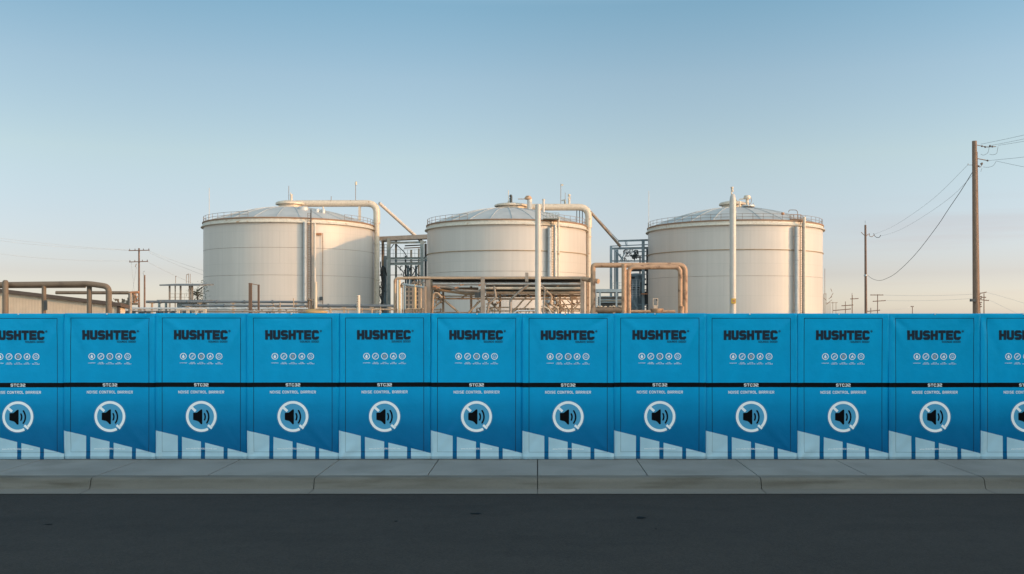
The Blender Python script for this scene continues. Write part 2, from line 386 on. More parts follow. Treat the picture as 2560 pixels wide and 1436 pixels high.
# ---------------------------------------------------------------- noise barrier panels
PW = 229.2*S0; PH = 364*S0
def lx(p): return p*S0                 # photo px from the panel's left seam
def lz(y): return (1148-y)*S0          # photo y
def sheet_mat():
    m = bpy.data.materials.new('printed_barrier_fabric'); m.use_nodes = True; nt = m.node_tree; N = nt.nodes; L = nt.links
    b = N['Principled BSDF']; b.inputs['Roughness'].default_value = .5; b.inputs['Specular IOR Level'].default_value = .12
    uv = N.new('ShaderNodeUVMap'); uv.uv_map = 'UVMap'
    sp = N.new('ShaderNodeSeparateXYZ'); L.new(uv.outputs[0], sp.inputs[0]); X, Z = sp.outputs[0], sp.outputs[1]
    def mt(op, a, b_=None, clamp=False):
        n = N.new('ShaderNodeMath'); n.operation = op; n.use_clamp = clamp
        for i, v in enumerate((a, b_)):
            if v is None: continue
            if isinstance(v, (int, float)): n.inputs[i].default_value = v
            else: L.new(v, n.inputs[i])
        return n.outputs[0]
    def gt(a, c): return mt('GREATER_THAN', a, c)
    def lt(a, c): return mt('LESS_THAN', a, c)
    def AND(*a):
        r = a[0]
        for q in a[1:]: r = mt('MULTIPLY', r, q)
        return r
    def OR(*a):
        r = a[0]
        for q in a[1:]: r = mt('MAXIMUM', r, q)
        return r
    def mix(f, a, c):
        n = N.new('ShaderNodeMix'); n.data_type = 'RGBA'
        if isinstance(f, float): n.inputs[0].default_value = f
        else: L.new(f, n.inputs[0])
        for i, v in ((6, a), (7, c)):
            if isinstance(v, tuple): n.inputs[i].default_value = (*v, 1)
            else: L.new(v, n.inputs[i])
        return n.outputs[2]
    # vertical gradient of the blue ink, deepening towards the foot
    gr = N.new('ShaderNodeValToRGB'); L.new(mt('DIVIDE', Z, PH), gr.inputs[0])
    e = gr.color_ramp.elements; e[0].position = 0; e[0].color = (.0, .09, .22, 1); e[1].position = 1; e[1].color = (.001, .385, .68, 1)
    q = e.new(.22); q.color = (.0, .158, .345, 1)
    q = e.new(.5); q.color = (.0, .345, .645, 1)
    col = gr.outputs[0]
    # pale slats cut by the diagonal
    diag = lt(mt('ADD', Z, mt('MULTIPLY', X, .2486)), lz(1076.8)+0)
    sl = OR(AND(gt(X, lx(0)), lt(X, lx(54.8))), AND(gt(X, lx(65.4)), lt(X, lx(113))), AND(gt(X, lx(123.6)), lt(X, lx(169.9))), AND(gt(X, lx(180)), lt(X, lx(230))))
    slats = AND(diag, sl)
    col = mix(slats, col, (.41, .58, .66))
    # thin frame line
    x0, x1, z0, z1 = lx(16.5), lx(212), lz(1130.5), lz(796); t = .0038
    outer = AND(gt(X, x0-t), lt(X, x1+t), gt(Z, z0-t), lt(Z, z1+t)); inner = AND(gt(X, x0+t), lt(X, x1-t), gt(Z, z0+t), lt(Z, z1-t))
    line = mt('SUBTRACT', outer, inner); lf = mt('MULTIPLY', line, mt('SUBTRACT', 1.0, mt('MULTIPLY', slats, .6)))
    col = mix(lf, col, (.006, .015, .03))
    # black band
    col = mix(AND(gt(Z, lz(968.6)), lt(Z, lz(957))), col, (.002, .002, .003))
    # welded hem at the foot
    col = mix(mt('MULTIPLY', AND(gt(Z, -1.0), lt(Z, lz(1141.5))), .32), col, (.02, .05, .08))
    nz_ = N.new('ShaderNodeTexNoise'); nz_.inputs['Scale'].default_value = 3.0; nz_.inputs['Detail'].default_value = 5
    t_ = N.new('ShaderNodeTexCoord'); L.new(t_.outputs['Object'], nz_.inputs['Vector'])
    mr = N.new('ShaderNodeMapRange'); L.new(nz_.outputs[0], mr.inputs[0]); mr.inputs[1].default_value = .3; mr.inputs[2].default_value = .7; mr.inputs[3].default_value = .93; mr.inputs[4].default_value = 1.05
    oi = N.new('ShaderNodeObjectInfo'); fade = mt('ADD', .95, mt('MULTIPLY', oi.outputs['Random'], .10))
    hv = N.new('ShaderNodeHueSaturation'); L.new(col, hv.inputs['Color']); L.new(mt('MULTIPLY', mr.outputs[0], fade), hv.inputs['Value'])
    L.new(hv.outputs[0], b.inputs['Base Color'])
    wv = N.new('ShaderNodeTexNoise'); wv.inputs['Scale'].default_value = 7; wv.inputs['Detail'].default_value = 3; L.new(t_.outputs['Object'], wv.inputs['Vector'])
    bp = N.new('ShaderNodeBump'); bp.inputs['Strength'].default_value = .35; bp.inputs['Distance'].default_value = .02
    L.new(wv.outputs[0], bp.inputs['Height']); L.new(bp.outputs[0], b.inputs['Normal'])
    return m
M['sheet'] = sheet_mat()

def wrinkler(seed):
    r = random.Random(seed); folds = []
    for _ in range(14):
        cx = r.choice([0, PW]); cz = r.choice([0, 0, PH]); ang = r.uniform(.25, 1.3)
        folds.append((cx, cz, ang, r.uniform(.22, .5), r.uniform(.026, .055), r.choice((-1, 1))*r.uniform(.002, .009)))
    ph = [r.uniform(0, 6) for _ in range(6)]
    def f(x, z):
        d = 0.
        for cx, cz, ang, ln, wd, am in folds:
            sx = 1 if cx == 0 else -1; sz = 1 if cz == 0 else -1
            dx = (x-cx)*sx; dz = (z-cz)*sz; u = dx*math.cos(ang)+dz*math.sin(ang); v = -dx*math.sin(ang)+dz*math.cos(ang)
            if u > 0: d += am*math.exp(-(v/(wd*(1+u)))**2)*math.exp(-((u-ln*.5)/ln)**2)
        d += .005*math.sin(x*4.6+ph[0]+.6*math.sin(z*2+ph[1])) + .003*math.sin(z*3.3+ph[2]+x*1.5) + .0018*math.sin(x*17+ph[3]+z*2.2)
        # hems: stiffer doubled strips along the sides, rolled edge
        for e in (x, PW-x):
            d += .011/(1+math.exp(-(.072-e)/.006)) - .014*math.exp(-(e/.012)**2)
        d += .006*math.exp(-((PH-z)/.02)**2)*0 - .008*math.exp(-((PH-z)/.012)**2)
        d += .006*math.exp(-((z-.03)/.018)**2)
        return d                       # positive = towards the street
    return f

# squared lettering drawn as mitred strokes
def strokes(ch, w, h, t, c):
    L_, R2, B, T, Mi = t/2, w-t/2, t/2, h-t/2, h/2; tm = max(T-c-.03*h, h*.68)
    S = {
     'H': [[(L_,0),(L_,h)],[(R2,0),(R2,h)],[(L_,Mi),(R2,Mi)]],
     'U': [[(L_,h),(L_,B+c),(L_+c,B),(R2-c,B),(R2,B+c),(R2,h)]],
     'S': [[(R2,tm),(R2,T-c),(R2-c,T),(L_+c,T),(L_,T-c),(L_,Mi+c*.8),(L_+c,Mi),(R2-c,Mi),(R2,Mi-c*.8),(R2,B+c),(R2-c,B),(L_+c,B),(L_,B+c),(L_,h-tm)]],
     'T': [[(0,T),(w,T)],[(w/2,0),(w/2,T)]],
     'E': [[(w,T),(L_,T),(L_,B),(w,B)],[(L_,Mi),(w*.92,Mi)]],
     'C': [[(R2,h*.66),(R2,T-c),(R2-c,T),(L_+c,T),(L_,T-c),(L_,B+c),(L_+c,B),(R2-c,B),(R2,B+c),(R2,h*.34)]],
     'O': [[(w/2,T),(R2-c,T),(R2,T-c),(R2,B+c),(R2-c,B),(L_+c,B),(L_,B+c),(L_,T-c),(L_+c,T),(w/2,T)]],
     'N': [[(L_,0),(L_,h)],[(R2,0),(R2,h)],[(L_+t*.2,h*.94),(R2-t*.2,h*.06)]],
     'D': [[(w*.4,T),(R2-c,T),(R2,T-c),(R2,B+c),(R2-c,B),(L_,B),(L_,T),(w*.4,T)]],
     'G': [[(R2,h*.7),(R2,T-c),(R2-c,T),(L_+c,T),(L_,T-c),(L_,B+c),(L_+c,B),(R2-c,B),(R2,B+c),(R2,Mi),(w*.5,Mi)]],
     'I': [[(w/2,0),(w/2,h)]], '1': [[(w/2,0),(w/2,h)]], '!': [[(w/2,h*.34),(w/2,h)],[(w/2,0),(w/2,h*.2)]],
     'L': [[(L_,h),(L_,B),(w,B)]],
     'R': [[(L_,0),(L_,T),(R2-c,T),(R2,T-c),(R2,Mi+c),(R2-c,Mi),(L_,Mi)],[(w*.55,Mi),(R2,0)]],
     'P': [[(L_,0),(L_,T),(R2-c,T),(R2,T-c),(R2,Mi+c),(R2-c,Mi),(L_,Mi)]],
     'B': [[(L_,Mi),(L_,T),(R2-c,T),(R2,T-c),(R2,Mi+c*.6),(R2-c,Mi),(R2,Mi-c*.6),(R2,B+c),(R2-c,B),(L_,B),(L_,Mi)],[(L_,Mi),(R2-c,Mi)]],
     'A': [[(L_,0),(L_,T-c),(L_+c,T),(R2-c,T),(R2,T-c),(R2,0)],[(L_,h*.38),(R2,h*.38)]],
     '3': [[(L_,T),(R2-c,T),(R2,T-c),(R2,Mi+c*.6),(R2-c,Mi),(R2,Mi-c*.6),(R2,B+c),(R2-c,B),(0,B)],[(w*.3,Mi),(R2-c,Mi)]],
     '2': [[(0,T),(R2-c,T),(R2,T-c),(R2,Mi+c),(R2-c,Mi),(L_+c,Mi),(L_,Mi-c),(L_,B),(w,B)]],
     'W': [[(L_,h),(w*.27,t*.4),(w/2,h*.8),(w*.73,t*.4),(R2,h)]],
     'F': [[(w,T),(L_,T),(L_,0)],[(L_,Mi),(w*.9,Mi)]],
     'Q': [[(w/2,T),(R2-c,T),(R2,T-c),(R2,B+c),(R2-c,B),(L_+c,B),(L_,B+c),(L_,T-c),(L_+c,T),(w/2,T)],[(w*.6,h*.3),(w,0)]],
     'K': [[(L_,0),(L_,h)],[(L_,Mi),(R2,h)],[(w*.35,Mi),(R2,0)]],
     'V': [[(L_,h),(w/2,t*.4),(R2,h)]], 'Y': [[(L_,h),(w/2,Mi),(w/2,0)],[(w/2,Mi),(R2,h)]],
     '0': None, '%': [[(R2,h),(L_,0)],[(L_,T),(w*.4,T)],[(w*.6,B),(R2,B)]], ' ': []}
    if ch == '0': return S['O']
    return S[ch]
def strip(mb, pts, t, dep, fw):
    q = [Vector(pts[0])]
    for p in pts[1:]:
        a = q[-1].copy(); d = Vector(p)-a; k = max(1, int(d.length/.03))
        q += [a+d*(j/k) for j in range(1, k+1)]
    pts = q; n = len(pts); L2, R3 = [], []
    for i, p in enumerate(pts):
        p = Vector(p)
        def nrm(a, b_): d = (Vector(b_)-Vector(a)).normalized(); return Vector((-d.y, d.x))
        if i == 0: o = nrm(pts[0], pts[1]); k = 1
        elif i == n-1: o = nrm(pts[-2], pts[-1]); k = 1
        else:
            a, b_ = nrm(pts[i-1], pts[i]), nrm(pts[i], pts[i+1]); o = (a+b_).normalized(); k = min(1/max(.3, o.dot(a)), 2)
        L2.append(p+o*k*t/2); R3.append(p-o*k*t/2)
    vs = [fw(v.x, v.y, dep) for v in L2+R3]
    mb.add(vs, [(i, i+1, n+i+1, n+i) for i in range(n-1)])
def text(mb, s, x0, x1, z0, h, fw, tfrac=.27, wfrac=None, gap=.1, narrow='I1!', cfrac=.16):
    # widths share out the given span
    units = sum((.42 if c in narrow else (.5 if c == ' ' else 1)) for c in s); tot = x1-x0
    gw = gap*h; cw = (tot-gw*(len(s)-1))/units; x = x0; t = tfrac*h
    for ch in s:
        if ch == ' ' and isinstance(mb, list): mb.append(MB())
        wch = cw*(.42 if ch in narrow else (.5 if ch == ' ' else 1))
        for k, pl in enumerate(strokes(ch, wch, h, min(t, wch*.7), min(cfrac*h, (wch-t)*.45))):
            strip(mb[-1] if isinstance(mb, list) else mb, [(x+a, z0+b_) for a, b_ in pl], min(t, wch*.7), .0024+k*.0003, fw)
        x += wch+gw
def poly(mb, pts, dep, fw): mb.add([fw(x, z, dep) for x, z in pts], [tuple(range(len(pts)))])
def arc(mb, cx, cz, r0, r1, a0, a1, dep, fw, n=40):
    vs = []
    for i in range(n+1):
        t = R_(a0+(a1-a0)*i/n); vs += [fw(cx+r0*math.cos(t), cz+r0*math.sin(t), dep), fw(cx+r1*math.cos(t), cz+r1*math.sin(t), dep)]
    mb.add(vs, [(2*i, 2*i+1, 2*i+3, 2*i+2) for i in range(n)])

def url_mesh(fw):
    cu = bpy.data.curves.new('address', 'FONT'); cu.body = 'www.HUSHTECSOLUTIONS.com'; cu.size = .04; cu.resolution_u = 2; cu.offset = .0004
    ob = bpy.data.objects.new('tmp', cu); COL.objects.link(ob); dg = bpy.context.evaluated_depsgraph_get()
    me = bpy.data.meshes.new_from_object(ob.evaluated_get(dg)); COL.objects.unlink(ob); bpy.data.objects.remove(ob)
    xs = [v.co.x for v in me.vertices]; k = (lx(153)-lx(75))/(max(xs)-min(xs)); mb = MB()
    mb.add([fw(lx(75)+(v.co.x-min(xs))*k, lz(1124.2)+v.co.y*k, .0026) for v in me.vertices], [tuple(p.vertices) for p in me.polygons])
    return mb

def make_panel(seed, label):
    f = wrinkler(seed); T = Thing('barrier_panel', label, 'noise barrier', (0, 0, 0), 'blue noise barrier panels along the pavement')
    def fw(x, z, dep): return (x, -f(x, z)-(dep+.0015 if dep else 0), z)
    # sheet: front with thickness
    nx, nz2 = 72, 108; g2 = .0006; mb = MB(); uvs = []
    xs = [g2+(PW-2*g2)*i/nx for i in range(nx+1)]; zs = [PH*j/nz2 for j in range(nz2+1)]
    for z in zs:
        for x in xs: mb.v.append(fw(x, z, 0)); uvs.append((x, z))
    for j in range(nz2):
        for i in range(nx):
            a = j*(nx+1)+i; mb.f.append((a, a+1, a+nx+2, a+nx+1))
    o = len(mb.v)
    per = [i for i in range(nx+1)]+[j*(nx+1)+nx for j in range(1, nz2+1)]+[nz2*(nx+1)+i for i in range(nx-1, -1, -1)]+[j*(nx+1) for j in range(nz2-1, 0, -1)]
    for k in per:
        v = mb.v[k]; mb.v.append((v[0], .045, v[2])); uvs.append(uvs[k])
    n = len(per)
    for k in range(n): mb.f.append((per[k], o+k, o+(k+1) % n, per[(k+1) % n]))
    mb.f.append(tuple(o+k for k in range(n)))
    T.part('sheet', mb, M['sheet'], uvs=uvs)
    m = MB(); text(m, 'HUSHTEC', lx(45.6), lx(180), lz(850), 24*S0, fw, .285, gap=.045, cfrac=.085); lg = T.part('logo', m, M['ink_dark'], smooth=False)
    m = MB(); arc(m, lx(184.6), lz(828.6), .0115, .0150, 0, 360, .0024, fw, 20); text(m, 'R', lx(183.3), lx(186.2), lz(830.6), 3.6*S0, fw, .2); T.part('registered_mark', m, M['ink_dark'], smooth=False)
    m = MB(); text(m, 'SOUNDS GOOD!', lx(132), lx(180), lz(857.3), 5.0*S0, fw, .17, gap=.14, cfrac=.12); T.part('tagline', m, M['ink_dark'], smooth=False)
    m = MB(); text(m, 'STC32', lx(96.2), lx(132.5), lz(966.8), 7.6*S0, fw, .20, gap=.14, cfrac=.12); T.part('rating_text', m, M['ink_white'], smooth=False)
    m = [MB()]; text(m, 'NOISE CONTROL BARRIER', lx(57), lx(171.6), lz(984.4), 6.9*S0, fw, .165, gap=.16, cfrac=.12); [T.part('title_word', q_, M['ink_white'], smooth=False) for q_ in m]
    T.part('web_address', url_mesh(fw), M['ink_white'], smooth=False)
    caps = [('WATERPROOF', ''), ('VELCRO', 'CONNECTED'), ('QUICK', 'INSTALLATION'), ('FIRE', 'RESISTANT'), ('100%', 'RECYCLABLE')]
    for k, cx0 in enumerate((69.4, 91.8, 114.3, 136.6, 158.8)):
        cx, cz = lx(cx0), lz(891.6); q = S0; m = MB()
        arc(m, cx, cz, 6.5*q, 8.3*q, 0, 360, .0024, fw, 28)
        def loc(pts): return [(cx+a*q, cz+b_*q) for a, b_ in pts]
        if k == 0: poly(m, loc([(0,5.2),(1.6,2.2),(2.9,-.2),(3.1,-2.2),(2,-4),(0,-4.8),(-2,-4),(-3.1,-2.2),(-2.9,-.2),(-1.6,2.2)]), .0024, fw)
        if k == 1:
            for sgn in (-1, 1):
                c1 = Vector((sgn*1.6, sgn*1.6)); pts = []
                for a in range(0, 361, 30):
                    t = R_(a); u = 2.6*math.cos(t); v = 1.5*math.sin(t); pts.append((c1.x+(u-v)*.707, c1.y+(u+v)*.707))
                strip(m, loc(pts), .9*q, .0024+(.0004 if sgn > 0 else 0), fw)
        if k == 3: poly(m, loc([(-.6,-4.6),(-2.8,-3),(-3,-.6),(-1.8,1.4),(-.8,.4),(-.2,2.6),(1.2,4.8),(1.4,2.4),(2.8,.6),(3.2,-1.4),(2.4,-3.6),(1,-4.6),(1.3,-2.8),(.2,-1.2),(-.9,-2.6)]), .0024, fw)
        if k == 4:
            for a in (90, 210, 330):
                t = R_(a); c1 = Vector((2.4*math.cos(t), 2.4*math.sin(t))); pts = [(c1.x+1.9*math.cos(R_(a+d)), c1.y+1.9*math.sin(R_(a+d))) for d in range(-140, 141, 40)]
                strip(m, loc(pts), .8*q, .0024, fw)
        T.part('icon', m, M['ink_white'], smooth=False)
        if k == 2:
            m = MB(); poly(m, loc([(-3.4,3.8),(-3.4,-3.8),(3.4,-3.8),(3.4,3.8)]), .0022, fw); T.part('icon_sheet', m, M['ink_grey'], smooth=False)
        m = MB()
        for j, s in enumerate(caps[k]):
            if s: hw = min(10, len(s)*1.75/2+.3); text(m, s, cx-hw*q, cx+hw*q, lz((909.2 if not caps[k][1] else 908.2)+j*2.9), 1.9*q, fw, .2, gap=.15)
        T.part('caption', m, M['ink_white'], smooth=False)
    cx, cz, q = lx(114.3), lz(1041.9), S0
    m = MB(); n = 48
    vs = [fw(cx, cz, .0012)]; fs = []
    for ring, rr in enumerate((10, 20, 30, 37.5)):
        for i in range(n): t = 2*math.pi*i/n; vs.append(fw(cx+rr*q*math.cos(t), cz+rr*q*math.sin(t), .0012))
    fs += [(0, 1+i, 1+(i+1) % n) for i in range(n)]
    for r_ in range(3):
        for i in range(n): a = 1+r_*n+i; b_ = 1+r_*n+(i+1) % n; fs.append((a, a+n, b_+n, b_))
    m.add(vs, fs); arc(m, cx, cz, 40.2*q, 40.9*q, 0, 360, .0012, fw, 60)
    sy = T.part('symbol_disc', m, M['ink_disc'], smooth=True)
    m = MB(); arc(m, cx, cz, 32*q, 38.6*q, -44, 298, .0022, fw, 80)
    strip(m, [(cx-27.5*q, cz+25.5*q), (cx-14*q, cz+13*q)], 6.4*q, .0026, fw)
    strip(m, [(cx+16.5*q, cz-21.5*q), (cx+26.5*q, cz-29.8*q)], 5.8*q, .0026, fw)
    T.part('symbol_ring', m, M['ink_white'], parent=sy, smooth=False)
    m = MB(); c = [(392,958),(396,955),(428,953),(440,944),(462,926),(470,922),(476,923),(479,928),(479,1059),(476,1064),(469,1065),(462,1061),(448,1044),(434,1034),(396,1024),(392,1020)]
    poly(m, [(lx(a/3.78-10), lz(780+b_/3.78)) for a, b_ in c], .0024, fw)
    ac = (lx(440/3.78-10), lz(780+993/3.78))
    for r0, a in ((15.6, 26), (24.6, 35)):
        arc(m, ac[0], ac[1], r0*q, (r0+4)*q, -a, a, .0024, fw, 16)
        for sg in (-1, 1):
            t = R_(sg*a); arc(m, ac[0]+(r0+2)*q*math.cos(t), ac[1]+(r0+2)*q*math.sin(t), .0, 2*q, 0, 360, .0028, fw, 12)
    T.part('speaker_symbol', m, M['ink_black'], parent=sy, smooth=False)
    m = MB(); tx = lx(110+(seed*13) % 17-8); m.box(tx-.008, tx+.008, -.014, .06, PH-.016, PH+.004); T.part('cable_tie', m, M['tie'])
    m = MB(); m.box(PW-.035, PW+.035, .047, .054, .01, PH-.012); T.part('seam_backing', m, M['ink_dark'])  # dark backing strip added so the gap at the seam shows dark
    m = MB(); m.tube(fillet([(.03, .075, 0), (.03, .075, PH-.05), (PW-.03, .075, PH-.05), (PW-.03, .075, 0)], .06), .019, 8)
    m.tube([(.05, .075, .25), (PW-.05, .075, .25)], .016, 8); T.part('support_frame', m, M['galv'])
    return T.o

def copy_tree(o, parent=None):
    c = o.copy(); COL.objects.link(c); c.parent = parent
    for ch in list(o.children): copy_tree(ch, c)
    return c
plabels = {
 -1: 'leftmost blue barrier panel, its logo cut by the left edge, below the tan shed',
 0: 'blue barrier panel under the low right end of the tan shed roof',
 1: 'blue barrier panel below the grey canopy, left of the rusty gate posts',
 2: 'blue barrier panel below the two rusty gate posts and left tank',
 3: 'blue barrier panel below the right half of the left tank and short bright post',
 4: 'blue barrier panel below the left half of the pipe rack and middle tank',
 5: 'blue barrier panel directly below the white standpipe of the middle tank',
 6: 'blue barrier panel below the brown pipe arch',
 7: 'blue barrier panel below the round topped standpipe with yellow box',
 8: 'blue barrier panel below the gap between the right tank and the shorter wooden pole',
 9: 'blue barrier panel below the shorter and the tallest wooden pole',
 10: 'rightmost blue barrier panel, cut by the right edge, right of the tallest pole'}
protos = {}
for i in range(-3, 13):
    sd_ = (i*7+3) % 5
    lab = plabels.get(i, '%s blue barrier panel past the %s edge of the picture' % ('first' if i in (-2, 11) else 'second', 'left' if i < 0 else 'right'))
    if sd_ not in protos: o = make_panel(sd_, lab); protos[sd_] = o
    else: o = copy_tree(protos[sd_])
    o['label'] = lab; rj = random.Random(i*31+5)
    o.location = ((160+229.2*i-VX)*S0, 13.5+rj.uniform(-.008, .008), EYE-358*S0+rj.uniform(-.004, .004)); o.rotation_euler = (R_(rj.uniform(-.35, .35)), R_(rj.uniform(-.12, .12)), R_(rj.uniform(-.5, .5)))

# ---------------------------------------------------------------- tanks
class Tank:
    def __init__(s, l, r, Y, label):
        a1, a2 = math.atan((l-VX)/F), math.atan((r-VX)/F); a, b = (a1+a2)/2, (a2-a1)/2
        s.Y = Y; s.cx = Y*math.tan(a); s.R = Y/math.cos(a)*math.sin(b); s.yn = Y-s.R*math.cos(a)
        s.T = Thing('storage_tank', label, 'storage tank', (s.cx, Y, 0), 'white steel storage tanks')
    def zn(s, py): return EYE+(HY-py)*s.yn/F
    def zc(s, py): return EYE+(HY-py)*s.Y/F
    def surf(s, px, ex=0.):
        k = (px-VX)/F; Rr = s.R+ex; A = k*k+1; B = -2*(s.cx*k+s.Y); C = s.cx**2+s.Y**2-Rr*Rr
        t = (-B-math.sqrt(max(0, B*B-4*A*C)))/(2*A); return t*k, t
    def ang(s, px):
        x, y = s.surf(px); return math.atan2(y-s.Y, x-s.cx)
def make_tank(l, r, Y, label, rim_y, dome_y, rings, railgap, drum, mono):
    t = Tank(l, r, Y, label); T = t.T; c = (t.cx, Y); H = t.zn(rim_y); Rr = t.R
    # shell with uv in metres
    n = 128; mb = MB(); uvs = []; zs = [-.1+(H+.1)*i/12 for i in range(13)]
    for i in range(n+1):
        a = 2*math.pi*i/n
        for z in zs: mb.v.append((c[0]+Rr*math.cos(a), c[1]+Rr*math.sin(a), z)); uvs.append((Rr*a, z))
    k = len(zs)
    for i in range(n):
        for q in range(k-1): mb.f.append((i*k+q, (i+1)*k+q, (i+1)*k+q+1, i*k+q+1))
    sh = T.part('shell', mb, M['tank'], uvs=uvs)
    # flared rim band
    b0 = H-.78
    mb = MB(); mb.lathe(c, [(Rr+.01, b0-.12), (Rr+.42, b0-.06), (Rr+.44, b0+.02), (Rr+.12, b0+.34), (Rr+.09, H-.18), (Rr+.02, H-.18)], 128, caps=False)
    T.part('rim_band', mb, M['rim'])
    mb = MB(); mb.lathe(c, [(Rr+.01, H-.19), (Rr+.20, H-.16), (Rr+.20, H+.05), (Rr-.15, H+.05)], 128, caps=False)
    T.part('rim_edge', mb, M['rust_edge'])
    for ry in rings:
        z = t.zn(ry); mb = MB(); mb.lathe(c, [(Rr, z-.07), (Rr+.16, z-.05), (Rr+.16, z+.05), (Rr, z+.07)], 128, caps=False); T.part('stiffening_ring', mb, M['ring_paint'])
    for ry in mono:
        z = t.zn(ry); mb = MB(); mb.lathe(c, [(Rr, z-.03), (Rr+.03, z), (Rr, z+.03)], 128, caps=False); T.part('weld_seam', mb, M['grey_pipe'])
    # dome
    zt = t.zc(dome_y); z0 = H+.02; Rd = Rr-.15; ng, nr = 24, 10
    def dz(rr_): return z0+(zt-z0)*(1-(rr_/Rd)**2)**1.05 if rr_ < Rd else z0
    mb = MB(); vs = []; fs = []
    for j in range(nr+1):
        rr_ = Rd*(1-j/nr*.985)
        for i in range(ng): a = 2*math.pi*(i+.37)/ng; vs.append((c[0]+rr_*math.cos(a), c[1]+rr_*math.sin(a), dz(rr_)))
    for j in range(nr):
        for i in range(ng): fs.append((j*ng+i, j*ng+(i+1) % ng, (j+1)*ng+(i+1) % ng, (j+1)*ng+i))
    fs.append(tuple(nr*ng+i for i in range(ng))); mb.add(vs, fs); rf = T.part('roof', mb, M['roof_metal'], angle=3)
    mb = MB()
    for i in range(ng):
        a = 2*math.pi*(i+.37)/ng
        mb.tube([(c[0]+q*math.cos(a), c[1]+q*math.sin(a), dz(q)+.02) for q in [Rd*(1-j/nr*.985) for j in range(nr+1)]], .055, 5)
    T.part('roof_ribs', mb, M['roof_metal'], parent=rf)
    # railing
    def rail(g):
        mb = MB(); Rl = Rr-.02; aA, aB = (t.ang(g[1]), t.ang(g[0])+0) if g else (0, 0)
        NN = 56; inside = []
        for i in range(NN+1):
            a = -math.pi/2+2*math.pi*i/NN; inside.append(a)
        def ok(a):
            if not g: return True
            a = (a+math.pi) % (2*math.pi)-math.pi; lo, hi = sorted((t.ang(g[0]), t.ang(g[1]))); return not (lo < a < hi)
        for i in range(NN):
            a, b_ = inside[i], inside[i+1]
            if ok(a):
                p = (c[0]+Rl*math.cos(a), c[1]+Rl*math.sin(a)); mb.tube([(*p, H), (*p, H+1.0)], .035, 5)
            if ok(a) and ok(b_):
                for hh in (.5, 1.0):
                    mb.tube([(c[0]+Rl*math.cos(a+(b_-a)*q), c[1]+Rl*math.sin(a+(b_-a)*q), H+hh) for q in (0, .5, 1)], .032, 5, caps=False)
        T.part('railing', mb, M['rail'])
    rail(railgap)
    # centre drum
    if drum:
        x0, x1, ya, yb = drum; dc = ((x0+x1)/2-VX)*Y/F; dr = (x1-x0)/2*Y/F; za, zb = t.zc(ya), t.zc(yb); hh = za-zb
        mb = MB(); mb.lathe((dc, Y), [(dr*.8, zb-.6), (dr*.8, zb+hh*.35), (dr, zb+hh*.38), (dr, zb+hh*.62), (dr*.9, zb+hh*.8), (dr*.5, zb+hh), (.01, zb+hh*1.05)], 40, caps=False)
        T.part('roof_drum', mb, M['pipe_paint'])
    t.H = H; t.dz = dz; return t
def mast(T, px, y0, y1, Y, rpx=.8, m='rail', name='mast', label=None):
    mb = MB(); mb.tube([P(px, y1, Y), P(px, y0, Y)], px2m(rpx, Y), 6); return T.part(name, mb, M[m], label=label)
def vladder(T, t, px0, px1, y0, y1, ex=.35):
    mb = MB(); a, b = t.surf(px0, ex), t.surf(px1, ex); z0, z1 = y0, y1
    for p in (a, b): mb.tube([(*p, z1), (*p, z0)], .05, 6)
    z = z1+.2
    while z < z0: mb.tube([(*a, z), (*b, z)], .03, 5); z += .4
    T.part('ladder', mb, M['rail'])
def vpipe(T, t, px, r, y0, y1, ex, m, name='pipe', base=True):
    x, y = t.surf(px, ex); mb = MB(); mb.tube([(x, y, y1), (x, y, y0)], r, 12)
    for z in [y1+(y0-y1)*q for q in (.1, .37, .64, .9)]: mb.lathe((x, y), [(r, z-.08), (r*1.3, z-.06), (r*1.3, z+.06), (r, z+.08)], 12, caps=False)
    return T.part(name, mb, M[m])

t1 = make_tank(508, 935, 172, 'left white storage tank with a wide duct over its grey roof', 544, 520, [], (640, 858), (690, 762, 503, 519), [619, 688])
T = t1.T; Y = 172
mb = MB(); mb.tube(fillet([P(740, 509.5, Y), P(942, 509, Y), P(942, 560, Y)], 1.8), .60, 14)
duct = T.part('vapour_duct', mb, M['pipe_paint'])
mb = MB(); mb.tube([P(942, 533, Y), P(942, 786, Y)-Vector((0, 0, 2.1))], .47, 14); 
for y in (533, 610, 700): mb.lathe((P(942, y, Y).x, Y), [(.47, P(0, y, Y).z-.1), (.58, P(0, y, Y).z-.08), (.58, P(0, y, Y).z+.08), (.47, P(0, y, Y).z+.1)], 14, caps=False)
T.part('downpipe', mb, M['pipe_paint'])
mb = MB(); mb.tube([P(948, 508, Y), P(1056, 606, 180)], .30, 10); T.part('slanting_pipe', mb, M['white_pipe'])
mb = MB(); mb.ibeam(P(899, 514, Y), P(899, 562, Y), .35, .5); T.part('duct_support', mb, M['pipe_paint'])
mast(T, 722, 465, 503, Y, .7); mast(T, 889, 459, 502, Y, .8)
mb = MB(); mb.lathe((P(890, 0, Y).x, Y), [(.01, t1.zc(463)), (.18, t1.zc(463)), (.2, t1.zc(455)), (.01, t1.zc(454))], 10); T.part('beacon', mb, M['pipe_paint'])
mast(T, 523, 470, 552, 170, .55, 'pipe_paint'); mast(T, 828, 491, 502, Y, .8)
mb = MB(); mb.tube([P(728.5, 504, Y), P(728.5, 488, Y)], .2, 10); mb.tube([P(728.5, 488, Y), P(728.5, 486.5, Y)], .27, 10); mb.bar(P(726, 487, Y), P(729, 487, Y), .2); mb.bar(P(727, 489, Y), P(727, 482, Y), .12)
T.part('vent', mb, M['pipe_paint'])
